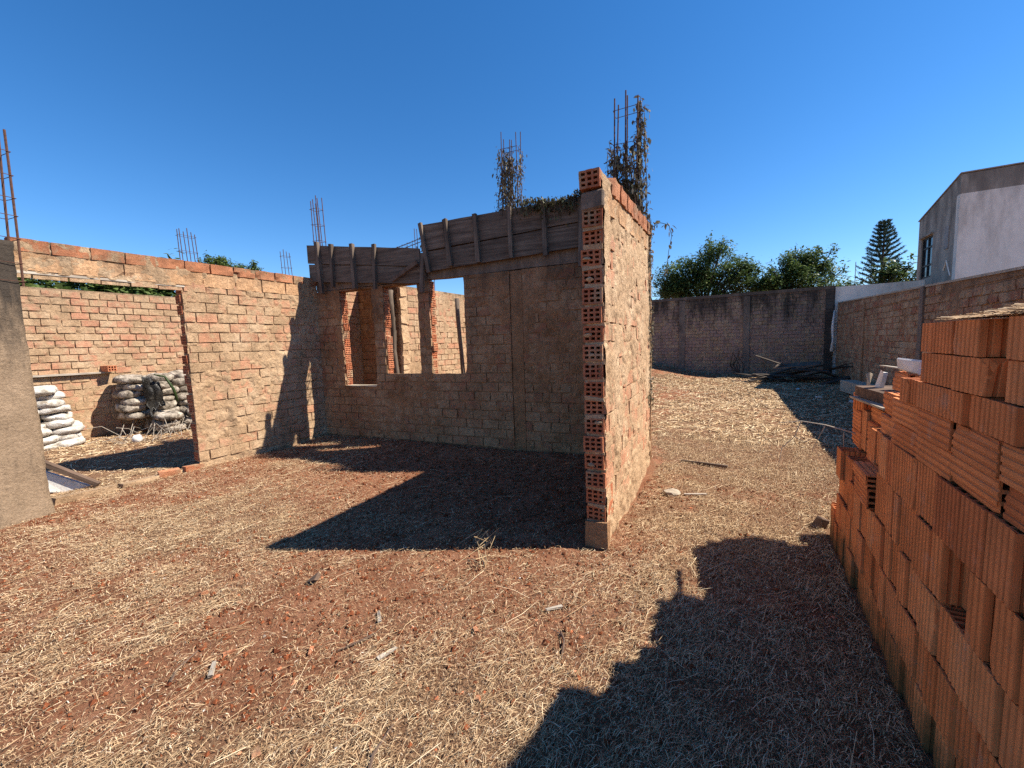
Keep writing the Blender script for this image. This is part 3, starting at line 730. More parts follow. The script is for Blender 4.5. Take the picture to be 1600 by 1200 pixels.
# ------------------------------------------------------------------ vines
M['vine'] = leaf_mat('dry_vine_leaf', [(0, (.075, .058, .04)), (.45, (.16, .13, .09)), (.75, (.14, .135, .075)), (1, (.27, .23, .165))], .2, .7)
M['vine_green'] = leaf_mat('olive_vine_leaf', [(0, (.03, .028, .014)), (.5, (.07, .065, .028)), (1, (.12, .115, .05))], .2, .6)
M['stem'] = plain_mat('vine_stem', (.14, .10, .065), (.07, .05, .034), 30)
def leaf_quads(P, size, droop, seed, aspect=.45):
    """P (n,3): hanging leaves as bent two-quad blades"""
    g = np.random.default_rng(seed); n = len(P); a = g.uniform(0, 6.28, n); L = size*g.uniform(.5, 1.3, n); w = L*aspect*g.uniform(.6, 1.2, n)
    dz = -np.clip(droop+g.normal(0, .35, n), -1, 1); hz = np.sqrt(np.clip(1-dz*dz, 0, 1))
    d = np.stack([np.cos(a)*hz, np.sin(a)*hz, dz], 1); s = np.stack([-np.sin(a), np.cos(a), g.normal(0, .3, n)], 1)
    m = P+d*L[:, None]*.5+np.stack([np.zeros(n), np.zeros(n), L*.08], 1); e = P+d*L[:, None]
    V = np.stack([P-s*(w*.2)[:, None], P+s*(w*.2)[:, None], m-s*(w*.55)[:, None], m+s*(w*.55)[:, None], e-s*(w*.12)[:, None], e+s*(w*.12)[:, None]], 1)
    F = np.array([[0, 1, 3, 2], [2, 3, 5, 4]])[None]+np.arange(n)[:, None, None]*6
    return V.reshape(-1, 3), F.reshape(-1, 4), np.repeat(g.random(n), 6)
def vine(label, strands, leaves, size, mat, seed, droop=.75, spread=.03):
    """strands: list of polylines"""
    g = np.random.default_rng(seed); v = thing('hanging_vine', label, 'vine', tuple(strands[0][0]))
    base = np.array(strands[0][0]); m = MB(); pts = []
    for s in strands:
        s = [Vector(p)-Vector(base) for p in s]; m.tube(s, .0035, 4)
        ls = sum((b-a).length for a, b in zip(s, s[1:])); k = max(2, int(leaves*ls))
        for _ in range(k):
            i = g.integers(0, len(s)-1); pts.append(np.array(s[i].lerp(s[i+1], g.random()))+g.normal(0, spread, 3))
    m.build('stem', M['stem'], v)
    V, F, r = leaf_quads(np.array(pts), size, droop, seed)
    tag(link('foliage', from_arrays('foliage', V, F, False, r), mat, v), kind='stuff')
    return v
def strand(x0, y0, z0, z1, wob, n, g):
    x, y = x0, y0; out = []
    for k in range(n+1):
        out.append((x, y, z0+(z1-z0)*k/n)); x += g.normal(0, wob); y += g.normal(0, wob)
    return out
g = np.random.default_rng(5)
c6 = dwp(3.56, .09)
vine('dry brown vine wrapped round the rebar cage above the right formwork run', [strand(c6[0]+g.uniform(-.15, .15), c6[1]+g.uniform(-.09, .09), 4.08-abs(g.normal(0, .15)), 3.15, .020, 7, g) for _ in range(30)], 62, .042, M['vine'], 51)
c7 = (-1.2, 4.92)
vine('dry brown vine climbing the tallest rebar cage at the pier corner', [strand(c7[0]+g.uniform(-.18, .18), c7[1]+g.uniform(-.1, .1), 3.78-abs(g.normal(0, .22)), 2.65, .018, 7, g) for _ in range(30)]
     + [strand(c7[0]+.17+g.normal(0, .02), c7[1]+g.normal(0, .03), 4.2-abs(g.normal(0, .2)), 2.3, .012, 9, g) for _ in range(9)], 55, .055, M['vine'], 52)
vine('matted vine spilling down the sunlit rear edge of the pier wall', [strand(-.93+g.normal(0, .03), 4.80+g.normal(0, .04), 2.9-abs(g.normal(0, .1)), .5+g.uniform(0, 1.2), .008, 9, g) for _ in range(14)], 60, .04, M['vine'], 53, spread=.018)
vine('loose vine tendril hanging in the air right of the pier wall', [[(-.90, 4.80, 2.72), (-.80, 4.80, 2.76), (-.71, 4.80, 2.72), (-.68, 4.80, 2.6), (-.71, 4.80, 2.45), (-.73, 4.80, 2.28), (-.75, 4.8, 2.2)]], 45, .05, M['vine'], 54, spread=.012)
st = []
for i in range(70):
    xx = 3.75+i/70*1.38; top = 3.25+.04*math.sin(xx*7)+.05*max(0, (xx-3.9))
    a = dwp(xx, .05); b = dwp(xx+g.normal(0, .02), -.10); st.append([(a[0], a[1], top), (b[0], b[1], top-.02), (b[0]+g.normal(0, .02), b[1], top-.02-abs(g.normal(.12, .07)))])
vine('olive green vine mat draped over the formwork top beside the pier', st, 75, .05, M['vine_green'], 55, spread=.03)
a = dwp(5.05, -.12)
vine('thin green vine trailing down beside the hollow brick pier end', [[(a[0]+q, a[1], 3.25), (a[0]+.02+q, a[1]-.04, 2.95), (a[0]-.03+q, a[1]-.04, 2.6), (a[0]+.03, a[1]-.05, 2.2), (a[0], a[1]-.05, 1.75), (a[0]+.02, a[1]-.05, 1.3)] for q in (-.02, .03, .0)], 42, .05, M['vine_green'], 56, spread=.03)
st = []
for i in range(26):
    q = g.uniform(1.9, 2.5); a = dwp(q, .33+g.uniform(0, .12)); st.append([(a[0], a[1], 3.2+.12*(q-1.6)), (a[0]+g.normal(0, .02), a[1], 3.0+g.normal(0, .03))])
vine('sparse green vine on the beam cage behind the formwork', st, 60, .05, M['vine_green'], 57, spread=.03)

# ------------------------------------------------------------------ the stack of new hollow bricks on the right
t = NT('new_red_brick', .8, .25)
r = t.rnd('obj')
c = t.ramp(r, [(0, (.50, .15, .045)), (.3, (.62, .21, .07)), (.6, (.56, .175, .055)), (.85, (.68, .26, .095)), (1, (.46, .13, .042))])
o = t.pos(True)
gr = t.noise(1., 5, .7, vec=o, scale=(40, 40, .8))
c = t.mix(.75, c, t.ramp(gr, [(.3, .75), (.5, .97), (.72, 1.2)]), 'MULTIPLY')
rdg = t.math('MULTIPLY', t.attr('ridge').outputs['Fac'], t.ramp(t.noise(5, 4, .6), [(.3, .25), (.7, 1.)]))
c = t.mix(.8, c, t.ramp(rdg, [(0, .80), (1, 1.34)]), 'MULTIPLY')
c = t.mix(.5, c, t.ramp(t.noise(7, 5, .7), [(.3, .65), (.7, 1.15)]), 'MULTIPLY')
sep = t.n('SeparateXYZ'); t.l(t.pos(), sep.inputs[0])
dus = t.ramp(t.noise(9, 7, .75), [(.56, 0.), (.74, .45)])
c = t.mix(dus, c, (.45, .31, .22))
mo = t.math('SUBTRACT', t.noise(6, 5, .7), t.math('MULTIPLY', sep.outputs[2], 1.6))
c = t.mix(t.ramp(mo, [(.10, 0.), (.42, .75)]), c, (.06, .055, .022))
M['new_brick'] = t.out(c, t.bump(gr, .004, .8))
def ribbed(w, d, h, seed, holes=(2, 3)):
    """brick extruded along z (height h): width w along y, depth d along x, grooves on all sides, cells at both ends"""
    rr = random.Random(seed)
    def side(n, L):
        o = []; k = 0
        for i in range(n):
            a = i/n; b = (i+.55)/n
            o += [(a, 0.), (b, 0.), (b+.08/n, .003), ((i+.92)/n, .003)]
        return o
    nw, nd = max(3, round(w/.028)), max(3, round(d/.028)); P = []
    for s, e in side(nd, d): P.append((-d/2+s*d, -w/2+e))
    for s, e in side(nw, w): P.append((d/2-e, -w/2+s*w))
    for s, e in side(nd, d): P.append((d/2-s*d, w/2-e))
    for s, e in side(nw, w): P.append((-d/2+e, w/2-s*w))
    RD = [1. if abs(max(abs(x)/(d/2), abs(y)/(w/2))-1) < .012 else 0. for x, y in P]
    bm = bmesh.new(); lay_ = bm.verts.layers.float.new('ridge'); tw = rr.uniform(-.01, .01)
    lo = [bm.verts.new((x, y, -h/2)) for x, y in P]; hi = [bm.verts.new((x+tw*y, y, h/2)) for x, y in P]
    if seed % 2:
        cr = rr.uniform(.02, .045)
        for ring, sg, cy_ in ((hi, -1, rr.choice((-w/2, w/2))), (lo, 1, rr.choice((-w/2, w/2)))):
            if rr.random() < .65:
                for v in ring:
                    q = cr-math.hypot(v.co.x+d/2, v.co.y-cy_)
                    if q > 0: v.co.z += sg*q*rr.uniform(.7, 1.0); v.co.x += q*rr.uniform(.2, .5)
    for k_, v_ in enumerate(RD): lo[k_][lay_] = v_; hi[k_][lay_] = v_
    n = len(P)
    for k in range(n): bm.faces.new((lo[k], lo[(k+1) % n], hi[(k+1) % n], hi[k]))
    wl = .011
    for z, sg, ring in ((h/2, 1, hi), (-h/2, -1, lo)):
        # end web: ring to inner rectangle, then cells
        c, r = holes; xs = [-d/2+wl*.7]; cw = (d-wl*1.4-wl*(c-1))/c
        for i in range(c): xs += [xs[-1]+(wl if i else .0), 0]; xs[-1] = xs[-2]+cw
        xs = xs[1:]; ys = []; y = -w/2+wl*.7; ch = (w-wl*1.4-wl*(r-1))/r
        for j in range(r): ys += [y, y+ch]; y += ch+wl
        V = [[bm.verts.new((x, y, z)) for y in ys] for x in xs]
        for i in range(len(xs)-1):
            for j in range(len(ys)-1):
                q = [V[i][j], V[i+1][j], V[i+1][j+1], V[i][j+1]]
                if i % 2 == 0 and j % 2 == 0:
                    b = [bm.verts.new((v.co.x, v.co.y, z-sg*min(.09, h*.45))) for v in q]
                    for k in range(4):
                        bm.faces.new((q[k], q[(k+1) % 4], b[(k+1) % 4], b[k]))
                    bm.faces.new(b)
                else: bm.faces.new(q)
        # rim strip
        A, B, C_, D = V[0][0], V[-1][0], V[-1][-1], V[0][-1]
        rim = [[V[i][0] for i in range(len(xs))], [V[-1][j] for j in range(len(ys))], [V[i][-1] for i in range(len(xs)-1, -1, -1)], [V[0][j] for j in range(len(ys)-1, -1, -1)]]
        ofs = [0, 4*nd, 4*nd+4*nw, 8*nd+4*nw, n]
        for s in range(4):
            outer = [ring[k % n] for k in range(ofs[s], ofs[s+1]+1)]
            try: bm.faces.new(outer+rim[s][::-1])
            except ValueError: pass
    bmesh.ops.recalc_face_normals(bm, faces=bm.faces)
    me = bpy.data.meshes.new('stacked_brick'); bm.to_mesh(me); bm.free(); return me
RB = {}
def rb(w, d, h):
    k = (round(w, 2), round(d, 2), round(h, 3))
    if k not in RB: RB[k] = [ribbed(*k, s) for s in (0, 1, 2, 3, 4)]
    return random.choice(RB[k])
PILE_X = .59; NB = [0]
SG = 'new hollow bricks stacked along the right edge'
rp = random.Random(77)
def sb(label, y0, y1, z0, z1, horiz=False, dx=0., depth=.19, yaw=0., tilt=0.):
    """one stacked brick filling y0..y1, z0..z1 on the stack's left face"""
    w, h = abs(y1-y0), z1-z0; x = PILE_X+dx+depth/2
    if horiz:
        me = rb(round(h-.004, 2), depth, round(w-.006, 2)); rot = (R(90), tilt, yaw)
        rot = Euler((R(-90), 0, 0)).to_matrix().to_4x4()
        rot = (Euler((tilt, 0, yaw)).to_matrix().to_4x4() @ rot).to_euler()
    else:
        me = rb(round(w-.004, 2), depth, round(h-.004, 3)); rot = (tilt, 0, yaw)
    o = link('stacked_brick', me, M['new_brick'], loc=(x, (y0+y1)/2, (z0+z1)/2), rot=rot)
    return tag(o, label, 'brick', SG)
RN = ['bottom row', 'second row', 'third row', 'fourth row', 'fifth row', 'sixth row', 'seventh row', 'eighth row', 'ninth row', 'top row']
ORD = 'first second third fourth fifth sixth seventh eighth ninth tenth eleventh twelfth thirteenth fourteenth fifteenth sixteenth seventeenth eighteenth nineteenth twentieth twenty-first twenty-second twenty-third twenty-fourth twenty-fifth twenty-sixth twenty-seventh twenty-eighth twenty-ninth thirtieth'.split()
rows = [(0.0, .195, 3.55, 'v'), (.195, .395, 3.52, 'v'), (.395, .595, 3.0, 'v'), (.595, .81, 2.62, 'v'), (.81, 1.01, 2.60, 'v'),
        (1.01, 1.11, 2.42, 'h'), (1.11, 1.21, 2.42, 'h'), (1.21, 1.31, 2.30, 's'), (1.31, 1.42, 2.10, 's'), (1.42, 1.53, 2.14, 's')]
for ri, (z0, z1, ye, kd) in enumerate(rows):
    y = ye; cnt = 0
    while y > .62:
        if kd == 'h': w = .30
        elif kd == 'v': w = rp.choice((.14, .09, .14, .09, .19, .12))
        else: w = rp.choice((.14, .19, .19, .09))
        lab = '%s, %s of the tall stack, %s from the far end' % ({'v': 'upright red brick', 'h': 'red brick lying lengthways', 's': 'short red brick'}[kd], RN[ri], ORD[cnt])
        cnt += 1
        deep = rp.random() < (.10 if kd != 'h' else .03)
        dx = rp.uniform(-.008, .008)+(rp.uniform(.03, .07) if deep else 0)
        gap = rp.choice((.002, .002, .003, .007, .014 if kd == 'v' else .004))
        sb(lab, y-w, y, z0, z1, kd == 'h', dx, .19, rp.uniform(-.03, .03), rp.uniform(-.014, .014) if kd != 'h' else rp.uniform(-.006, .006))
        y -= w+gap
# second layer behind the face so that the stack has depth, one object per brick row end is hidden: plain upright bricks
for (z0, z1, ye, kd) in rows:
    pass
hid = MB()
for (z0, z1, ye, kd) in rows:
    hid.box((PILE_X+.42, (ye-.06+.6)/2, (z0+z1)/2), (.42, ye-.06-.6, z1-z0-.004))
tag(hid.build('stack_core', M['new_brick']), 'packed inner bricks of the tall stack, behind its front face', 'brick stack', SG)

# far, stepped end of the stack
E_ = 'red brick at the stepped stack end, '
sb(E_+'lowest, standing alone at the tip', 3.56, 3.70, .0, .265, dx=.0)
sb(E_+'upright beside the lowest one', 3.40, 3.54, .52, .72, dx=.0)
sb(E_+'upright with its open cells on top', 3.16, 3.30, .52, .72, dx=.01)
sb(E_+'upright under the projecting block', 3.02, 3.15, .395, .60, dx=.0)
for k, yy in enumerate((3.54, 3.40, 3.24, 3.10)): sb(E_+'below the open cells, %s from the tip' % ORD[k], yy-.135, yy, .395, .52 if yy != 3.24 else .515, dx=.02)
for k, yy in enumerate((3.54, 3.38, 3.22, 3.06)):
    sb(E_+'set back, open cells up, %s from the tip' % ORD[k], yy-.15, yy, .52, .715, dx=.20)
sb(E_+'projecting block lying on top of a lower one', 2.63, 2.93, .70, .78, True, dx=-.03, depth=.14)
sb(E_+'lower projecting block lying lengthways', 2.64, 2.93, .60, .70, True, dx=-.02, depth=.14)
for k, (yy, zt) in enumerate(((3.0, .81), (2.85, .81))): sb(E_+('left', 'right')[k]+' one behind the projecting blocks', yy-.145, yy, .60, zt-.02, dx=.14)
# set-back tier
T_ = 'red brick in the set-back stack tier, '
tx = .11
sb(T_+'lying lengthways, lower', 3.46, 3.72, .715, .835, True, dx=tx); sb(T_+'lower lying one beside the upright pair', 3.02, 3.32, .715, .835, True, dx=tx)
sb(T_+'lying lengthways, upper', 3.48, 3.72, .84, .97, True, dx=tx)
sb(T_+'upright between lying ones', 3.34, 3.45, .74, 1.0, dx=tx)
sb(T_+'upright at its left tip under the scrap boards', 3.56, 3.68, .97, 1.09, dx=tx, yaw=.3)
sb(T_+'lying lengthways, third up', 3.05, 3.32, .84, .95, True, dx=tx); sb(T_+'lying lengthways, under the scrap boards', 3.02, 3.30, .955, 1.05, True, dx=tx+.01)
sb(T_+'upright beside the tall stack', 2.86, 3.0, .78, .97, dx=.05); sb(T_+'upright, touching the tall stack', 2.64, 2.78, .81, .99, dx=.04)
sb(T_+'lying lengthways, highest', 2.46, 2.68, 1.10, 1.21, True, dx=.03); sb(T_+'lying lengthways, next to highest', 2.44, 2.70, 1.0, 1.095, True, dx=.03)
sb(T_+'top of the back row', 2.72, 2.96, 1.19, 1.29, True, dx=.13)
tag(MB().box((PILE_X+.45, 3.02, .36), (.5, .96, .70)).box((PILE_X+.55, 3.14, .86), (.42, 1.0, .28)).box((PILE_X+.5, 2.80, 1.09), (.5, .44, .2)).build('stack_core', M['new_brick']), 'packed inner bricks at the low far end of the stack', 'brick stack', SG)

# scrap lying on the stack
def plank(label, c, size, rot, mat, name='scrap_plank', cat='plank', group=None, bev=0):
    o = MB().box((0, 0, 0), size, jit=.004, bev=bev).build(name, mat, loc=c, rot=rot)
    return tag(o, label, cat, group)
plank('thin bleached board end lying on the far bricks of the stack', (.80, 3.28, 1.065), (.26, .55, .016), (0, .04, .1), M['wood_pale'])
plank('short weathered board lying above the bleached board end on the stack', (.86, 3.32, 1.11), (.30, .46, .06), (.03, 0, .2), M['wood_brown'])
tag(MB().box((0, 0, 0), (.016, .055, .12), jit=.01).build('broken_tile', M['chalk'], loc=(.78, 3.44, 1.19), rot=(.25, .15, .3)), 'pointed white tile shard standing on the scrap boards', 'tile')
tag(MB().box((0, 0, 0), (.018, .06, .09), jit=.012).build('broken_tile', M['conc_pale'], loc=(.75, 3.58, 1.185), rot=(-.1, .1, -.2)), 'pale mortar shard standing left of the white tile shard', 'tile')
plank('dark wet board leaning behind the white tile shard on the stack', (1.0, 3.2, 1.17), (.25, .4, .09), (.1, .2, .3), M['wood_black'])
tag(MB().box((0, 0, 0), (.13, .17, .045), jit=.022, bev=.008).build('plaster_lump', M['chalk'], loc=(.79, 2.80, 1.325), rot=(.06, .1, .4)), 'flat white plaster lump beside the top bricks of the stack', 'rubble')
tag(MB().blob((0, 0, 0), (.07, .07, .045), (.2, .3, 0), .25, 2).build('plaster_lump', M['conc_pale'], loc=(.84, 2.74, 1.39)), 'grey mortar lump on top of the white plaster lump', 'rubble')
plank('thin split cane lying across the bricks below the plaster lump', (.78, 3.02, 1.296), (.03, .50, .010), (0, .02, .12), M['wood_pale'], 'cane', 'cane')
sb('ribbed red hollow brick lying beside the plaster lump, set back from the face', 2.42, 2.68, 1.215, 1.29, True, dx=.14)
# straw thatch on top
g = np.random.default_rng(9); n = 9000
cx = g.uniform(.58, 1.05, n); cy = g.uniform(1.0, 1.85, n); V = []
top = 1.535+.065*np.exp(-((cy-1.3)/.33)**2)*g.random(n)*np.clip((cx-.58)*8, .15, 1)
a = g.normal(1.2, .5, n); L = g.uniform(.06, .2, n); wv = .0013
dx, dy = np.cos(a), np.sin(a); tl = g.normal(0, .07, n)
P = []
for s in (-.5, .5):
    for e in (-.5, .5): P.append(np.stack([cx+dx*L*s-dy*wv*e, cy+dy*L*s+dx*wv*e, np.maximum(top+L*s*tl, 1.533)+.0014*e], 1))
V = np.stack(P, 1); F = np.array([[0, 1, 3, 2]])[None]+np.arange(n)[:, None, None]*4
tag(link('straw_heap', from_arrays('straw_heap', V.reshape(-1, 3), F.reshape(-1, 4), rnd=np.repeat(g.random(n), 4)), M['chaff']), 'dry straw heaped on top of the tall brick stack', None, None, 'stuff')

# dry branch sticking out of the stack
br = thing('dry_branch', 'bare dry branch sticking out left of the stepped stack end', 'branch', (.66, 3.62, .80))
def tw(pts, r): return MB().tube(pts, [r*(1-.6*i/(len(pts)-1)) for i in range(len(pts))], 5)
tw([(0.05, 0, 0), (-.12, .06, .04), (-.26, .12, .05), (-.40, .16, .02)], .006).build('stem', M['wood_pale'], br)
for p in ([(-.12, .06, .04), (-.16, .05, -.06), (-.20, .03, -.16)], [(-.26, .12, .05), (-.30, .1, -.07), (-.38, .08, -.16), (-.40, .06, -.3)], [(-.30, .10, -.07), (-.24, .06, -.10), (-.18, .05, -.05)], [(-.02, .02, .0), (-.02, .0, -.1), (.0, -.01, -.14)]):
    tw(p, .004).build('twig', M['wood_pale'], br)
MB_ = MB().box((0, 0, 0), (.06, .09, .10), jit=.02, bev=.008)
tag(MB_.build('brick_fragment', M['wood_brown'], loc=(.55, 3.80, .045), rot=(.2, .1, .5)), 'brown broken fragment at the tip of the stack', 'fragment')

# ------------------------------------------------------------------ boundary walls
far = brick_wall('rear_boundary_wall', 'dark stained rear boundary wall with concrete columns across the back of the lot', 'wall', (-9.0, 17.9, 0), 0, 11.75, 3.06, .18,
    M['mort_far'], M['brick_far'], z0=.1, seed=21, res=.06, limit=0, massmat=M['brick_far'], smear=.42, rough=.01, proud=.012, joint=.022)
for cx_ in (-6.6, -4.35, -2.13, .12): MB().box((cx_+9, -.01, 1.5), (.22, .1, 3.0), jit=.006).build('concrete_column', M['conc_dark'], far)
MB().box((11.60, -.012, 1.5), (.22, .1, 3.05), jit=.006).build('concrete_column', M['wood_black'], far)
MB().box((5.9, .07, 3.09), (11.7, .24, .10), jit=.01).build('coping', M['conc_dark'], far)
rz_r = math.atan2(14.0, 0.0)
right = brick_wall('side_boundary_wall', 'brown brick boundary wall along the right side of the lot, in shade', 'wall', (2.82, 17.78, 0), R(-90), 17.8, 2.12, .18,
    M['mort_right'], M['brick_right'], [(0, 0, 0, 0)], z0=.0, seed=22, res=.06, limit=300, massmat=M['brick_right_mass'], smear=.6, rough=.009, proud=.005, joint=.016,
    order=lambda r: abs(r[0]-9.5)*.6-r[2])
# raised sloping top part
def right_top():
    rr = random.Random(3); q = []; L = 17.8
    m = MB(); xs = [0, 4.6, 9.2, 13.8, 17.8]
    bm = bmesh.new(); n = 60; ring = []
    for i in range(n+1):
        x = L*i/n; zt = 2.53-.36*min(1, x/10.7)+rr.uniform(-.006, .006)
        ring.append([bm.verts.new((x, .0+rr.uniform(-.006, .006), 2.11)), bm.verts.new((x, .0+rr.uniform(-.006, .006), zt)), bm.verts.new((x, .18, zt)), bm.verts.new((x, .18, 2.11))])
    for a, b in zip(ring, ring[1:]):
        for j in range(4): bm.faces.new((a[j], a[(j+1) % 4], b[(j+1) % 4], b[j]))
    bm.faces.new(ring[0]); bm.faces.new(ring[-1][::-1]); bmesh.ops.recalc_face_normals(bm, faces=bm.faces)
    me = bpy.data.meshes.new('top_course'); bm.to_mesh(me); bm.free(); link('top_course', me, M['mort_right'], right)
    rects = []
    for k, z in enumerate((2.12, 2.25, 2.38)):
        x = .1*(k % 2)
        while x < L-.3:
            if z+.12 < 2.53-.36*min(1, (x+.25)/10.7): rects.append((x, x+.25, z, z+.13))
            x += .255
    brick_box_mass('brick_mass', rects, .005, .05, M['brick_right_mass'], right)
    bm = bmesh.new(); ring = []
    for i in range(n+1):
        x = L*i/n; zt = 2.53-.36*min(1, x/10.7)
        ring.append([bm.verts.new((x, -.02, zt+.001)), bm.verts.new((x, -.02, zt+.035)), bm.verts.new((x, .2, zt+.035)), bm.verts.new((x, .2, zt+.001))])
    for a, b in zip(ring, ring[1:]):
        for j in range(4): bm.faces.new((a[j], a[(j+1) % 4], b[(j+1) % 4], b[j]))
    bm.faces.new(ring[0]); bm.faces.new(ring[-1][::-1]); bmesh.ops.recalc_face_normals(bm, faces=bm.faces)
    me = bpy.data.meshes.new('coping'); bm.to_mesh(me); bm.free(); link('coping', me, M['conc_pale'], right)
right_top()
for x_ in (3.6, 7.66, 11.9): MB().box((x_, -.004, 1.15), (.2, .06, 2.28), jit=.006).build('concrete_column', M['conc_dark'] if x_ > 5 else M['mort_right'], right)
ow = tag(MB().box((6.38, 18.02, 1.55), (7.3, .16, 3.1)).build('neighbour_wall', M['white']), 'whitewashed neighbour wall continuing behind the brown side wall', 'wall')
tag(MB().tube([(2.70, 17.72, 0.9), (2.71, 17.71, 1.3), (2.69, 17.7, 1.7), (2.72, 17.71, 2.3)], [.07, .03, .05, .02], 6).build('torn_membrane', M['chalk'], smooth=True), 'torn white strip hanging in the corner of the boundary walls', 'strip')

# ------------------------------------------------------------------ neighbour's house
hs = thing('neighbour_house', 'tall grey and white neighbour house behind the side wall', 'house', (5.0, 15.8, 0))
t = NT('grey_stained_render', .93, .1)
c = t.ramp(t.noise(2.2, 6, .7, scale=(1, 1, .4)), [(.35, (.25, .22, .185)), (.6, (.40, .36, .30)), (.8, (.48, .435, .37))])
sep = t.n('SeparateXYZ'); t.l(t.pos(), sep.inputs[0])
M['render'] = t.out(stain(t, c, .45, 3.6, 5.8), t.bump(t.noise(20, 5, .7), .006, .5))
def wallbox(nm, pts, mat): # closed prism from a (x,y,z) polygon + thickness vector
    poly, th = pts; bm = bmesh.new(); a = [bm.verts.new(p) for p in poly]; b = [bm.verts.new(Vector(p)+Vector(th)) for p in poly]; n = len(poly)
    bm.faces.new(a); bm.faces.new(b[::-1])
    for k in range(n): bm.faces.new((a[k], b[k], b[(k+1) % n], a[(k+1) % n]))
    bmesh.ops.recalc_face_normals(bm, faces=bm.faces)
    me = bpy.data.meshes.new(nm); bm.to_mesh(me); bm.free(); return link(nm, me, mat, hs)
# side wall (faces the lot) in strips around the window (y 1.70-2.62, z 3.2-4.42)
def zt(y): return 5.6-.55*y/2.9
wallbox('side_wall', ([(0, .2, 0), (0, 1.70, 0), (0, 1.70, zt(1.7)), (0, .2, zt(.2))], (.2, 0, 0)), M['render'])
wallbox('side_wall', ([(0, 2.62, 0), (0, 2.9, 0), (0, 2.9, zt(2.9)), (0, 2.62, zt(2.62))], (.2, 0, 0)), M['render'])
wallbox('side_wall', ([(0, 1.70, 0), (0, 2.62, 0), (0, 2.62, 3.15), (0, 1.70, 3.15)], (.2, 0, 0)), M['render'])
wallbox('side_wall', ([(0, 1.70, 4.42), (0, 2.62, 4.42), (0, 2.62, zt(2.62)), (0, 1.70, zt(1.7))], (.2, 0, 0)), M['render'])
wallbox('front_wall', ([(0, 0, 0), (6, 0, 0), (6, 0, 5.1), (0, 0, 5.1)], (0, .2, 0)), M['white'])
wallbox('stained_band', ([(0, -.0, 5.103), (6, -.0, 5.103), (6, -.0, 5.62), (0, -.0, 5.6)], (0, .2, 0)), M['render'])
wallbox('rear_wall', ([(.2, 2.7, 0), (6, 2.7, 0), (6, 2.7, 5.05), (.2, 2.7, 5.05)], (0, .2, 0)), M['render'])
wallbox('end_wall', ([(6, 0, 0), (6, 2.9, 0), (6, 2.9, 5.05), (6, 0, 5.6)], (.2, 0, 0)), M['render'])
M['roof'] = plain_mat('roof_edge_metal', (.34, .32, .29), (.2, .185, .17), 8, .7)
rf = wallbox('roof', ([(-.025, -.02, 5.625), (6.1, -.02, 5.645), (6.1, 2.95, 5.065), (-.025, 2.95, 5.065)], (0, 0, .025)), M['roof'])
M['glass'] = NT('dark_glass', .08, .5).out((.02, .025, .03)); M['frame'] = plain_mat('dark_metal_frame', (.03, .03, .03), (.02, .02, .02), 20, .5)
wf = MB()
for y_ in (1.72, 2.16, 2.60): wf.box((.06, y_, 3.785), (.05, .05, 1.26))
for z_ in (3.18, 3.55, 4.1, 4.40): wf.box((.06, 2.16, z_), (.045, .92, .05))
win = wf.build('window', M['frame'], hs)
for (ya, yb) in ((1.745, 2.135), (2.185, 2.575)):
    for (za, zb) in ((3.205, 3.525), (3.575, 4.075), (4.125, 4.375)): MB().box((.07, (ya+yb)/2, (za+zb)/2), (.012, yb-ya, zb-za)).build('pane', M['glass'], win)
MB().box((-.02, 2.16, 4.46), (.08, 1.0, .05)).build('window_hood', M['render'], hs)
MB().box((-.012, .64, 4.1), (.03, .26, .62)).build('vent_panel', M['roof'], hs)
MB().tube([(-.02, .25, 3.0), (-.02, .55, 3.45), (-.02, .72, 3.2)], .02, 5).build('pipe_bracket', M['white'], hs)

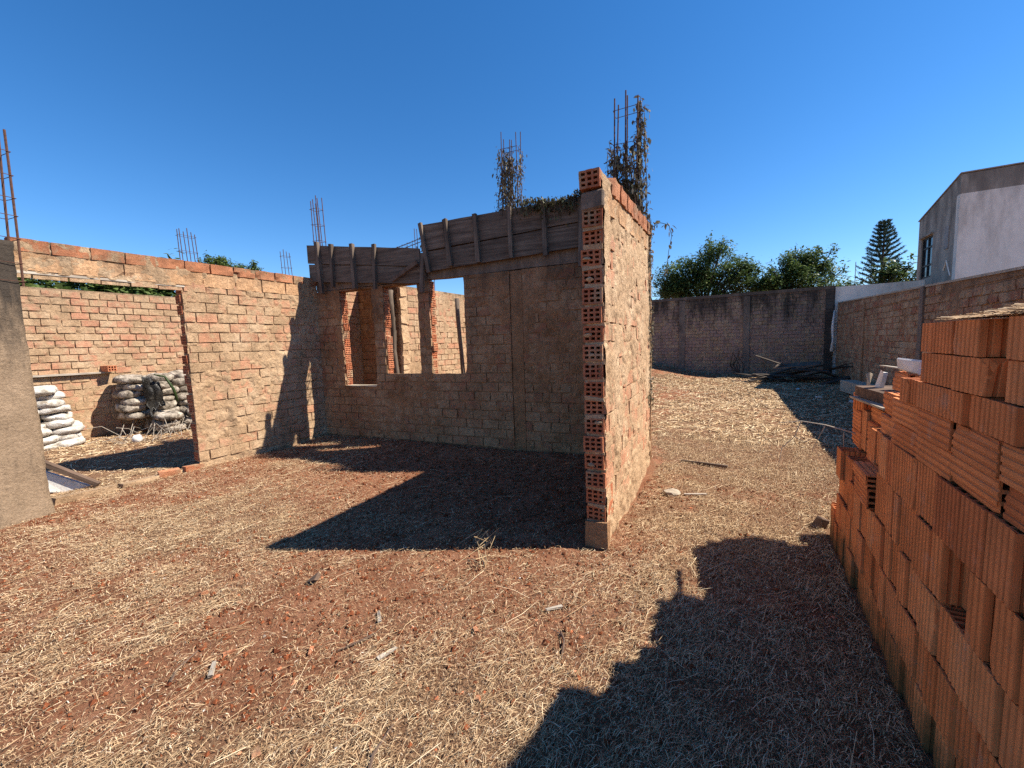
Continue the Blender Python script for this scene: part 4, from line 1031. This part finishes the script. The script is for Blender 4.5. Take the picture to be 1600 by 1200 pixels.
# ------------------------------------------------------------------ vegetation beyond the walls
M['leaf_dark'] = leaf_mat('dark_tree_leaf', [(0, (.03, .055, .016)), (.5, (.075, .12, .032)), (.85, (.13, .18, .05)), (1, (.22, .26, .085))], .32, .45)
M['leaf_light'] = leaf_mat('bright_shrub_leaf', [(0, (.04, .07, .018)), (.5, (.09, .14, .035)), (1, (.19, .24, .075))], .35, .5)
M['needle'] = leaf_mat('pine_needle', [(0, (.02, .045, .03)), (.6, (.045, .08, .05)), (1, (.09, .125, .08))], .1, .6)
M['bark'] = plain_mat('tree_bark', (.11, .085, .065), (.05, .04, .03), 12, .95, .012)
def tree(name, label, base, clumps, leaves, size, mat, trunk_h, seed, cat='tree', group=None):
    rq = random.Random(seed*3); tops = sorted(clumps, key=lambda c: -c[2])[:len(clumps)//2]
    clumps = list(clumps)
    for _ in range(26):
        c = rq.choice(tops); clumps.append((c[0]+rq.uniform(-1, 1)*c[3]*1.2, c[1]+rq.uniform(-.5, .5)*c[4], c[2]+c[5]*rq.uniform(.5, 1.25), rq.uniform(.08, .2), .15, rq.uniform(.18, .42)))
    """clumps: (x,y,z,rx,ry,rz) relative to base"""
    g = np.random.default_rng(seed); rt = thing(name, label, cat, base, 0, group)
    m = MB(); m.tube([(0, 0, 0), (.06, .03, trunk_h*.5), (.02, 0, trunk_h)], [.13, .10, .07], 8)
    m.build('trunk', M['bark'], rt, True)
    lm = MB()
    for (x, y, z, *_r) in clumps[::2]: lm.tube([(.02, 0, trunk_h*.8), (x*.5, y*.5, trunk_h*.8+(z-trunk_h*.8)*.6), (x, y, z)], [.05, .03, .012], 5)
    lm.build('limbs', M['bark'], rt, True)
    tot = sum((c[3]*c[4]*c[5])**.8 for c in clumps); P = []
    for (x, y, z, rx, ry, rz_) in clumps:
        k = int(leaves*(rx*ry*rz_)**.8/tot); d = g.normal(0, 1, (k, 3)); d /= np.linalg.norm(d, axis=1)[:, None]
        r_ = g.uniform(.1, 1.0, k)**.6*(1+.35*np.abs(g.normal(0, 1, k))*(fbm(d[:, 0]*3+x, d[:, 2]*3+z, seed, 3)*2.4-.7))
        P.append(np.array([x, y, z])+d*r_[:, None]*np.array([rx, ry, rz_]))
    P = np.concatenate(P); V, F, rn = leaf_quads(P, size, .25, seed, .5)
    tag(link('crown', from_arrays('crown', V, F, False, rn), mat, rt), kind='stuff'); return rt
def clumpset(n, W_, D_, H_, zc, r, seed, peak=0.):
    rr = random.Random(seed); o = []
    for k in range(n):
        u = rr.uniform(-1, 1); h = 1-abs(u-peak)**2*.75
        q = rr.uniform(.3, 1.1); o.append((u*W_, rr.uniform(-1, 1)*D_, zc+rr.uniform(-.5, .5+h*.5)*H_*max(.3, h), r*q*rr.uniform(.7, 1.3), r*q, r*q*rr.uniform(.5, 1.2)))
    return o
GT = 'trees showing over the rear boundary wall'
tree('leafy_tree', 'widest dark leafy tree over the rear wall beside the pier', (-1.6, 21, 0), clumpset(90, 2.0, 1.2, 1.6, 3.9, .55, 1, .15)+[(.3, 0, 5.2, .35, .35, .5), (.25, 0, 5.6, .15, .15, .3), (-.9, 0, 5.0, .4, .4, .3), (1.9, 0, 4.4, .5, .3, .25)], 30000, .12, M['leaf_dark'], 3.0, 61, group=GT)
tree('leafy_tree', 'smaller leafy tree over the rear wall, left of the conifer', (1.75, 21, 0), clumpset(60, 1.3, 1., 1.3, 3.6, .5, 2, .35)+[(.5, 0, 4.6, .3, .3, .3), (.25, 0, 4.75, .14, .14, .2), (1.1, 0, 4.1, .3, .3, .25)], 19000, .12, M['leaf_dark'], 2.8, 62, group=GT)
tree('leafy_shrub', 'low leafy shrub top behind the white wall under the conifer', (5.0, 23.5, 0), clumpset(12, 1.4, .6, .5, 3.5, .4, 3), 2600, .16, M['leaf_dark'], 2.6, 63, 'shrub')
tree('leafy_tree', 'distant small tree top above the doorway wall', (-26.0, 13.0, 0), clumpset(36, 1.5, 1.2, .9, 5.95, .5, 4), 12000, .15, M['leaf_light'], 4.0, 64)
tree('leafy_shrub', 'bright green shrub mass behind the rear room wall, above the doorway', (-13.0, 3.6, 0), clumpset(60, .8, 2.4, .8, 2.65, .5, 5), 16000, .16, M['leaf_light'], 2.4, 65, 'shrub')
tree('leafy_shrub', 'dark shrub behind the left end of the rear room wall', (-13.6, .9, 0), clumpset(20, .7, 1.6, .7, 2.5, .45, 6), 4500, .16, M['leaf_dark'], 2.4, 66, 'shrub')
# banana leaves
bp = thing('banana_plant', 'banana plant with broad bright leaves over the rear room wall', 'plant', (-12.9, 2.0, 0))
MB().tube([(0, 0, 0), (.02, .02, 1.2), (0, .05, 2.5)], [.12, .10, .06], 8).build('trunk', M['leaf_light'], bp, True)
for k in range(8):
    an = k/8*6.28+.4; L = 1.5; n = 8; V = []; F = []
    for i in range(n+1):
        s = i/n; r_ = L*s; z = 2.75+.85*s-.85*s*s; w = .26*math.sin(min(1, s*1.05+.08)*3.0)**.6 if s < .98 else .02
        for e in (-1, 0, 1):
            V.append((math.cos(an)*r_-math.sin(an)*w*e, math.sin(an)*r_+math.cos(an)*w*e, z+(.05 if e else 0)))
    for i in range(n):
        for e in (0, 1): a = i*3+e; F.append((a, a+1, a+4, a+3))
    link('leaf', from_arrays('leaf', V, F, True, np.full(len(V), .75)), M['leaf_light'], bp)
# conifer
def conifer():
    g = np.random.default_rng(4); rt = thing('norfolk_pine', 'tall tiered conifer behind the rear wall', 'tree', (7.05, 32, 0)); rr = random.Random(5)
    MB().tube([(0, 0, 0), (0, 0, 4), (0.02, 0, 8.0)], [.16, .10, .02], 8).build('trunk', M['bark'], rt, True)
    lm = MB(); P = []; D = []
    z = 4.3; k = 0
    while z < 7.85:
        f = (8.05-z)/3.7; Lb = .12+1.05*f**.85; n = 8
        for i in range(n):
            an = i/n*6.28+k*.7+rr.uniform(-.12, .12); L = Lb*rr.uniform(.85, 1.1); pts = []
            for s in (0, .35, .7, 1): pts.append((math.cos(an)*L*s, math.sin(an)*L*s, z+L*(.10*s+.34*s*s)))
            lm.tube(pts, [.018, .014, .01, .005], 4, False)
            for s in np.linspace(.18, 1.02, int(14+16*f)):
                for _ in range(9):
                    P.append((math.cos(an)*L*s, math.sin(an)*L*s, z+L*(.10*s+.34*s*s))); D.append((math.cos(an), math.sin(an), .5))
        z += .29*(.6+.6*f); k += 1
    lm.build('branches', M['bark'], rt)
    P = np.array(P); D = np.array(D); n = len(P); d = D*1.0+g.normal(0, .75, (n, 3)); d /= np.linalg.norm(d, axis=1)[:, None]
    s = np.cross(d, g.normal(0, 1, (n, 3))); s /= np.linalg.norm(s, axis=1)[:, None]; L = g.uniform(.07, .15, n)[:, None]; w = .012
    V = np.stack([P-s*w, P+s*w, P+d*L+s*w*.4, P+d*L-s*w*.4], 1); F = np.array([[0, 1, 2, 3]])[None]+np.arange(n)[:, None, None]*4
    tag(link('crown', from_arrays('crown', V.reshape(-1, 3), F.reshape(-1, 4), rnd=np.repeat(g.random(n), 4)), M['needle'], rt), kind='stuff')
conifer()
an = thing('antenna', 'thin roof antenna pole behind the rear wall, left of the conifer', 'antenna', (6.2, 34, 0))
MB().tube([(0, 0, 0), (0, 0, 6.0)], .02, 5).build('pole', M['roof'], an); MB().tube([(0, 0, 5.6), (.25, 0, 5.0), (.45, 0, 4.5)], .012, 4).build('stay', M['roof'], an)

# ------------------------------------------------------------------ sacks behind the doorway
def sack_mesh(seed, L=.62, Wd=.40, Hh=.15):
    g = np.random.default_rng(seed); nu, nv = 26, 18; V = []; F = []
    for i in range(nu+1):
        u = i/nu*2-1
        for j in range(nv):
            a = 2*math.pi*j/nv; ca, sa = math.cos(a), math.sin(a)
            e = (1-abs(u)**5)**.45 if abs(u) < 1 else 0
            ry = Wd/2*e*(abs(ca)**.6)*np.sign(ca); rz_ = Hh/2*(e**.8)*(abs(sa)**.75)*np.sign(sa)
            k = fbm(np.array([u*3+seed*3.1]), np.array([a*1.6]), seed, 3)[0]-.5
            V.append((u*L/2, ry*(1+.25*k), rz_*(1+.9*k)+.012*math.sin(u*9+seed)*ca))
    for i in range(nu):
        for j in range(nv): F.append((i*nv+j, i*nv+(j+1) % nv, (i+1)*nv+(j+1) % nv, (i+1)*nv+j))
    return from_arrays('sack', V, F, True)
SK = [sack_mesh(k) for k in range(6)]
t = NT('white_woven_sack', .8, .2)
M['sack_white'] = t.out(t.mix(.5, t.ramp(t.noise(7, 6, .7), [(.34, (.30, .25, .19)), (.46, (.58, .53, .46)), (.7, (.72, .69, .65))]), t.ramp(t.rnd('obj'), [(0, .75), (1, 1.05)]), 'MULTIPLY'), t.bump(t.noise(300, 2, .5), .003, .6, t.bump(t.noise(13, 7, .75), .04, 1.)))
t = NT('mouldy_paper_sack', .9, .1)
M['sack_grey'] = t.out(t.ramp(t.noise(6.5, 7, .75), [(.36, (.055, .045, .036)), (.48, (.24, .20, .155)), (.6, (.48, .41, .33)), (.75, (.66, .60, .52))]), t.bump(t.noise(16, 5, .7), .03, .9))
LAY = ['lowest', 'second', 'third', 'fourth', 'fifth', 'sixth', 'seventh', 'eighth', 'ninth', 'tenth']
def sacks(what, group, mat, x, cols, nrow, z0, dz, seed, lean=0., skip=None):
    """cols: [(column name, y)]"""
    rr = random.Random(seed)
    for k in range(nrow):
        for q, (cn, y) in enumerate(cols):
            if skip and skip(k, q): continue
            o = link('sack', rr.choice(SK), mat, loc=(x+rr.uniform(-.07, .07), y+rr.uniform(-.05, .05)+lean*k, z0+dz*k+rr.uniform(-.008, .008)),
                     rot=(rr.uniform(-.13, .13), rr.uniform(-.09, .09), R(rr.uniform(-16, 16))), scale=(rr.uniform(.92, 1.05), rr.uniform(.9, 1.1), rr.uniform(.95, 1.2)*dz/.135))
            tag(o, '%s, %s layer of the %s' % (what, LAY[k], cn), 'sack', group)
GW, GG = 'white sacks stacked left in the roofless room', 'mouldy grey sacks stacked right in the roofless room'
sacks('filled white sack in the bright stack', GW, M['sack_white'], -10.38, [('column nearest the pillar', 1.60), ('middle column', 1.99), ('column nearest the grey sacks', 2.36)], 10, .06, .116, 1, -.03, lambda k, q: q == 2 and k > 8)
sacks('mouldy grey sack in the dirty stack', GG, M['sack_grey'], -10.38, [('left column', 3.30), ('middle column', 3.72), ('right column', 4.14)], 8, .10, .138, 3, 0, lambda k, q: q == 0 and k < 2)
sacks('mouldy grey sack at the foot of the dirty stack', GG, M['sack_grey'], -9.95, [('left heap', 3.66), ('right heap', 4.15)], 3, .06, .13, 4)
M['tarp'] = plain_mat('black_plastic', (.075, .068, .06), (.025, .023, .022), 8, .4, .02, .5)
bm = bmesh.new(); n = 16
def _sh(i, j):
    q = float(fbm(np.array([i*.35]), np.array([j*.12]), 44, 3)[0])-.5
    return (-9.99+.22*q, 3.30+.26*i/n+.10*(j/n)+.12*q, 1.12-.62*(j/n)*(.8+.5*float(vn(np.array([i*.5]), np.array([0.]), 6)[0]))+.02*q)
gr_ = [[bm.verts.new(_sh(i, j)) for j in range(n+1)] for i in range(n+1)]
for i in range(n):
    for j in range(n):
        if not (i < 3 and j > 11) and not (i > 11 and j < 3): bm.faces.new((gr_[i][j], gr_[i+1][j], gr_[i+1][j+1], gr_[i][j+1]))
bmesh.ops.solidify(bm, geom=list(bm.faces), thickness=.004)
me = bpy.data.meshes.new('plastic_sheet'); bm.to_mesh(me); bm.free(); me.polygons.foreach_set('use_smooth', [True]*len(me.polygons))
tag(link('plastic_sheet', me, M['tarp']), 'torn black plastic sheet hanging over the dirty sack stack', 'plastic sheet')
plank('pale board lying as a ledge along the rear room wall above the white sacks', (-10.81, 2.35, 1.22), (1.6, .10, .03), (0, 0, R(90)), M['wood_pale'], 'ledge_board')
o = link('hollow_brick', hollow_mesh(.24, .14, .11, 3, 2, seed=31), M['hollow'], loc=(-10.62, 3.13, 1.295), rot=(0, 0, .15)); tag(o, 'single hollow brick lying on the ledge board in the rear room', 'brick')
stm = thing('cut_stem', 'pale green plant stem drooping over the dirty sack stack', 'plant stem', (-9.9, 3.55, 1.1))
MB().tube([(0, -.05, .05), (.06, .1, .0), (.10, .2, -.25), (.12, .24, -.5)], [.012, .02, .025, .02], 6).build('stem', M['leaf_light'], stm, True)
g = np.random.default_rng(12); st = MB()
for k in range(60):
    x_, y_ = g.uniform(-10.1, -8.9), g.uniform(2.6, 4.4); a_, L_ = g.uniform(0, 6.28), g.uniform(.2, .6)
    st.tube([(x_, y_, .03), (x_+math.cos(a_)*L_*.5, y_+math.sin(a_)*L_*.5, .06+g.uniform(0, .25)), (x_+math.cos(a_)*L_, y_+math.sin(a_)*L_, g.uniform(.02, .3))], .005, 4)
tag(st.build('dry_stems', M['wood_pale']), 'tangle of dry stems between the two sack stacks', None, None, 'stuff')
tag(MB().blob((0, 0, 0), (.09, .08, .08), None, .12, 2).build('white_stone', M['chalk'], loc=(-9.3, 2.95, .06), smooth=True), 'round white stone on the floor before the sack stacks', 'stone')
# timber and white panel leaning at the pillar
def beam(label, p, q, w, h, mat, name='timber_beam', cat='beam'):
    p, q = Vector(p), Vector(q); d = q-p
    o = MB().box((0, 0, 0), (d.length, w, h), jit=.003).build(name, mat, loc=(p+q)/2); o.rotation_euler = d.to_track_quat('X', 'Z').to_euler(); return tag(o, label, cat)
beam('brown timber leaning down to the threshold behind the pillar', (-7.0, 1.15, .52), (-6.55, 1.68, .03), .06, .05, M['wood_brown'])
bm = bmesh.new(); a = [bm.verts.new(p) for p in ((-7.02, 1.14, .40), (-6.62, 1.62, .02), (-6.75, 1.45, -.02), (-6.95, 1.15, .06))]; b = [bm.verts.new(v.co+Vector((-.03, .025, 0))) for v in a]
bm.faces.new(a); bm.faces.new(b[::-1])
for k in range(4): bm.faces.new((a[k], b[k], b[(k+1) % 4], a[(k+1) % 4]))
bmesh.ops.recalc_face_normals(bm, faces=bm.faces)
me = bpy.data.meshes.new('white_slab'); bm.to_mesh(me); bm.free(); tag(link('white_slab', me, M['chalk']), 'broken white slab propped under the brown timber', 'slab')

# ------------------------------------------------------------------ scrap heap in the far right corner
rs = random.Random(41); GS = 'blackened planks of the scrap heap'
for k in range(15):
    L = rs.uniform(.8, 2.1); px_, py_ = rs.uniform(.5, 2.5), rs.uniform(15.2, 17.2); zz = .05+.42*rs.random()*math.exp(-((px_-1.7)/.9)**2)
    plank('blackened plank in the scrap heap at the corner of the boundary walls', (px_, py_, zz), (L, rs.uniform(.1, .24), .028), (rs.uniform(-.25, .25), rs.uniform(-.35, .35), rs.uniform(-.7, .7)), M['wood_black'], group=GS)
plank('broad grey panel tilted on top of the scrap heap', (1.55, 15.9, .55), (1.2, .7, .03), (.12, -.10, -.25), M['wood'], 'scrap_sheet', 'sheet')
plank('long blackened plank sticking up left on the scrap heap', (1.0, 15.9, .62), (1.3, .16, .03), (.1, .38, -.1), M['wood_black'])
plank('pale trough standing at the near end of the scrap heap', (2.45, 12.5, .18), (.30, 1.5, .28), (0, 0, .12), M['conc_pale'], 'pale_trough', 'trough')
for k in range(8):
    a_ = rs.uniform(-.5, .5); p0 = Vector((2.0+rs.uniform(-.3, .3), 15.2, .45)); d = Vector((math.cos(a_)*.9, math.sin(a_)*.5, rs.uniform(.02, .28)))
    tag(MB().tube([p0, p0+d*.5+Vector((0, 0, .03)), p0+d], .008, 5).build('dead_stick', M['wood_black']), 'dark dead stick poking out of the scrap heap', 'stick', 'dead sticks in the scrap heap')
for (x_, y_, s_) in ((-.02, 17.1, .05), (1.35, 13.5, .05), (1.6, 11.9, .045), (.95, 14.6, .04), (2.1, 11.2, .05)):
    tag(MB().box((0, 0, 0), (s_*2.4, s_*1.2, s_*.7), jit=.012).build('pale_scrap', M['chalk'], loc=(x_, y_, .03), rot=(0, 0, rs.uniform(0, 3))), 'small pale scrap lying in the shaded passage', 'scrap', 'pale scraps in the shaded passage')
dp = thing('dead_plant', 'dead dark plant stalks against the rear boundary wall', 'plant', (-.1, 17.2, 0))
for k in range(7): MB().tube([(rs.uniform(-.2, .2), 0, 0), (rs.uniform(-.3, .3), rs.uniform(-.1, .1), .45), (rs.uniform(-.35, .35), rs.uniform(-.1, .1), .8+.3*rs.random())], [.02, .018, .008], 5).build('stalk', M['wood_black'], dp)

M['straw_stem'] = plain_mat('straw_stem', (.55, .40, .23), (.36, .25, .14), 20)
# ------------------------------------------------------------------ odd things lying on the earth
tag(MB().blob((0, 0, 0), (.085, .06, .04), (0, 0, .4), .16, 2).build('pale_stone', M['conc_pale'], loc=(-.56, 4.06, .03)), 'pale stone lying in the passage right of the pier wall', 'stone')
beam('short bleached board splinter beside the pale stone in the passage', (-.46, 4.08, .03), (-.27, 4.16, .03), .025, .010, M['wood_pale'], 'splinter', 'splinter')
beam('grey stick lying in the sunlit passage further back', (-.62, 5.25, .02), (-.12, 5.15, .035), .03, .03, M['wood'], 'stick', 'stick')
tag(MB().box((0, 0, 0), (.075, .06, .02), jit=.012).build('bark_chunk', M['wood_brown'], loc=(-2.40, 1.55, .03), rot=(.3, -.5, .4)), 'brown bark chunk standing on the straw before the shadow tip', 'bark chunk')
for k, (x_, y_) in enumerate(((-1.65, 2.38), (-1.5, 2.2))):
    wd = thing('dry_weed', ('dry weed with curled stems at the edge of the large shadow', 'small dry weed in front of the curled one at the shadow edge')[k], 'weed', (x_, y_, 0)); rr = random.Random(k)
    for q in range(6): MB().tube([(0, 0, 0), (rr.uniform(-.07, .07), rr.uniform(-.07, .07), .06), (rr.uniform(-.11, .11), rr.uniform(-.11, .11), .10-.04*k+rr.uniform(0, .05)), (rr.uniform(-.14, .14), rr.uniform(-.14, .14), .06)], [.0035, .003, .0025, .0015], 4).build('stem', M['straw_stem'], wd)
def bits(name, label, cat, group, spots, fn, mat):
    for (x_, y_) in spots:
        tag(fn().build(name, mat, loc=(x_, y_, float(ground_z(np.array([x_]), np.array([y_]))[0])+.012), rot=(0, 0, random.uniform(0, 6))), label, cat, group)
bits('brick_fragment', 'small orange brick fragment lying on the straw', 'brick fragment', 'orange brick fragments on the straw', [(-1.55, .72), (-1.42, .70), (-2.2, .95), (-2.6, 1.2), (-1.85, 1.15), (-1.2, 1.65), (-.55, 1.0), (-2.9, 1.15), (-.95, 1.3)], lambda: MB().box((0, 0, 0), (random.uniform(.02, .045), random.uniform(.015, .03), .014), jit=.005), M['brick_clean'])
bits('stick', 'thin dark stick lying on the straw in the foreground', 'stick', 'thin sticks on the foreground straw', [(-1.15, .95), (-.75, 1.75), (-.1, 1.55), (-1.7, 1.3), (-2.3, .8)], lambda: MB().tube([(-.1, 0, 0), (-.03, .012, .006), (.09, -.008, .002)], [.006, .006, .003], 5), M['wood_brown'])
bits('husk', 'dry pale husk lying on the straw in the foreground', 'husk', 'pale husks on the foreground straw', [(-2.15, .85), (-1.5, 1.32), (-1.75, 1.5), (-.9, 2.0)], lambda: MB().box((0, 0, 0), (.10, .018, .008), jit=.004), M['wood_pale'])
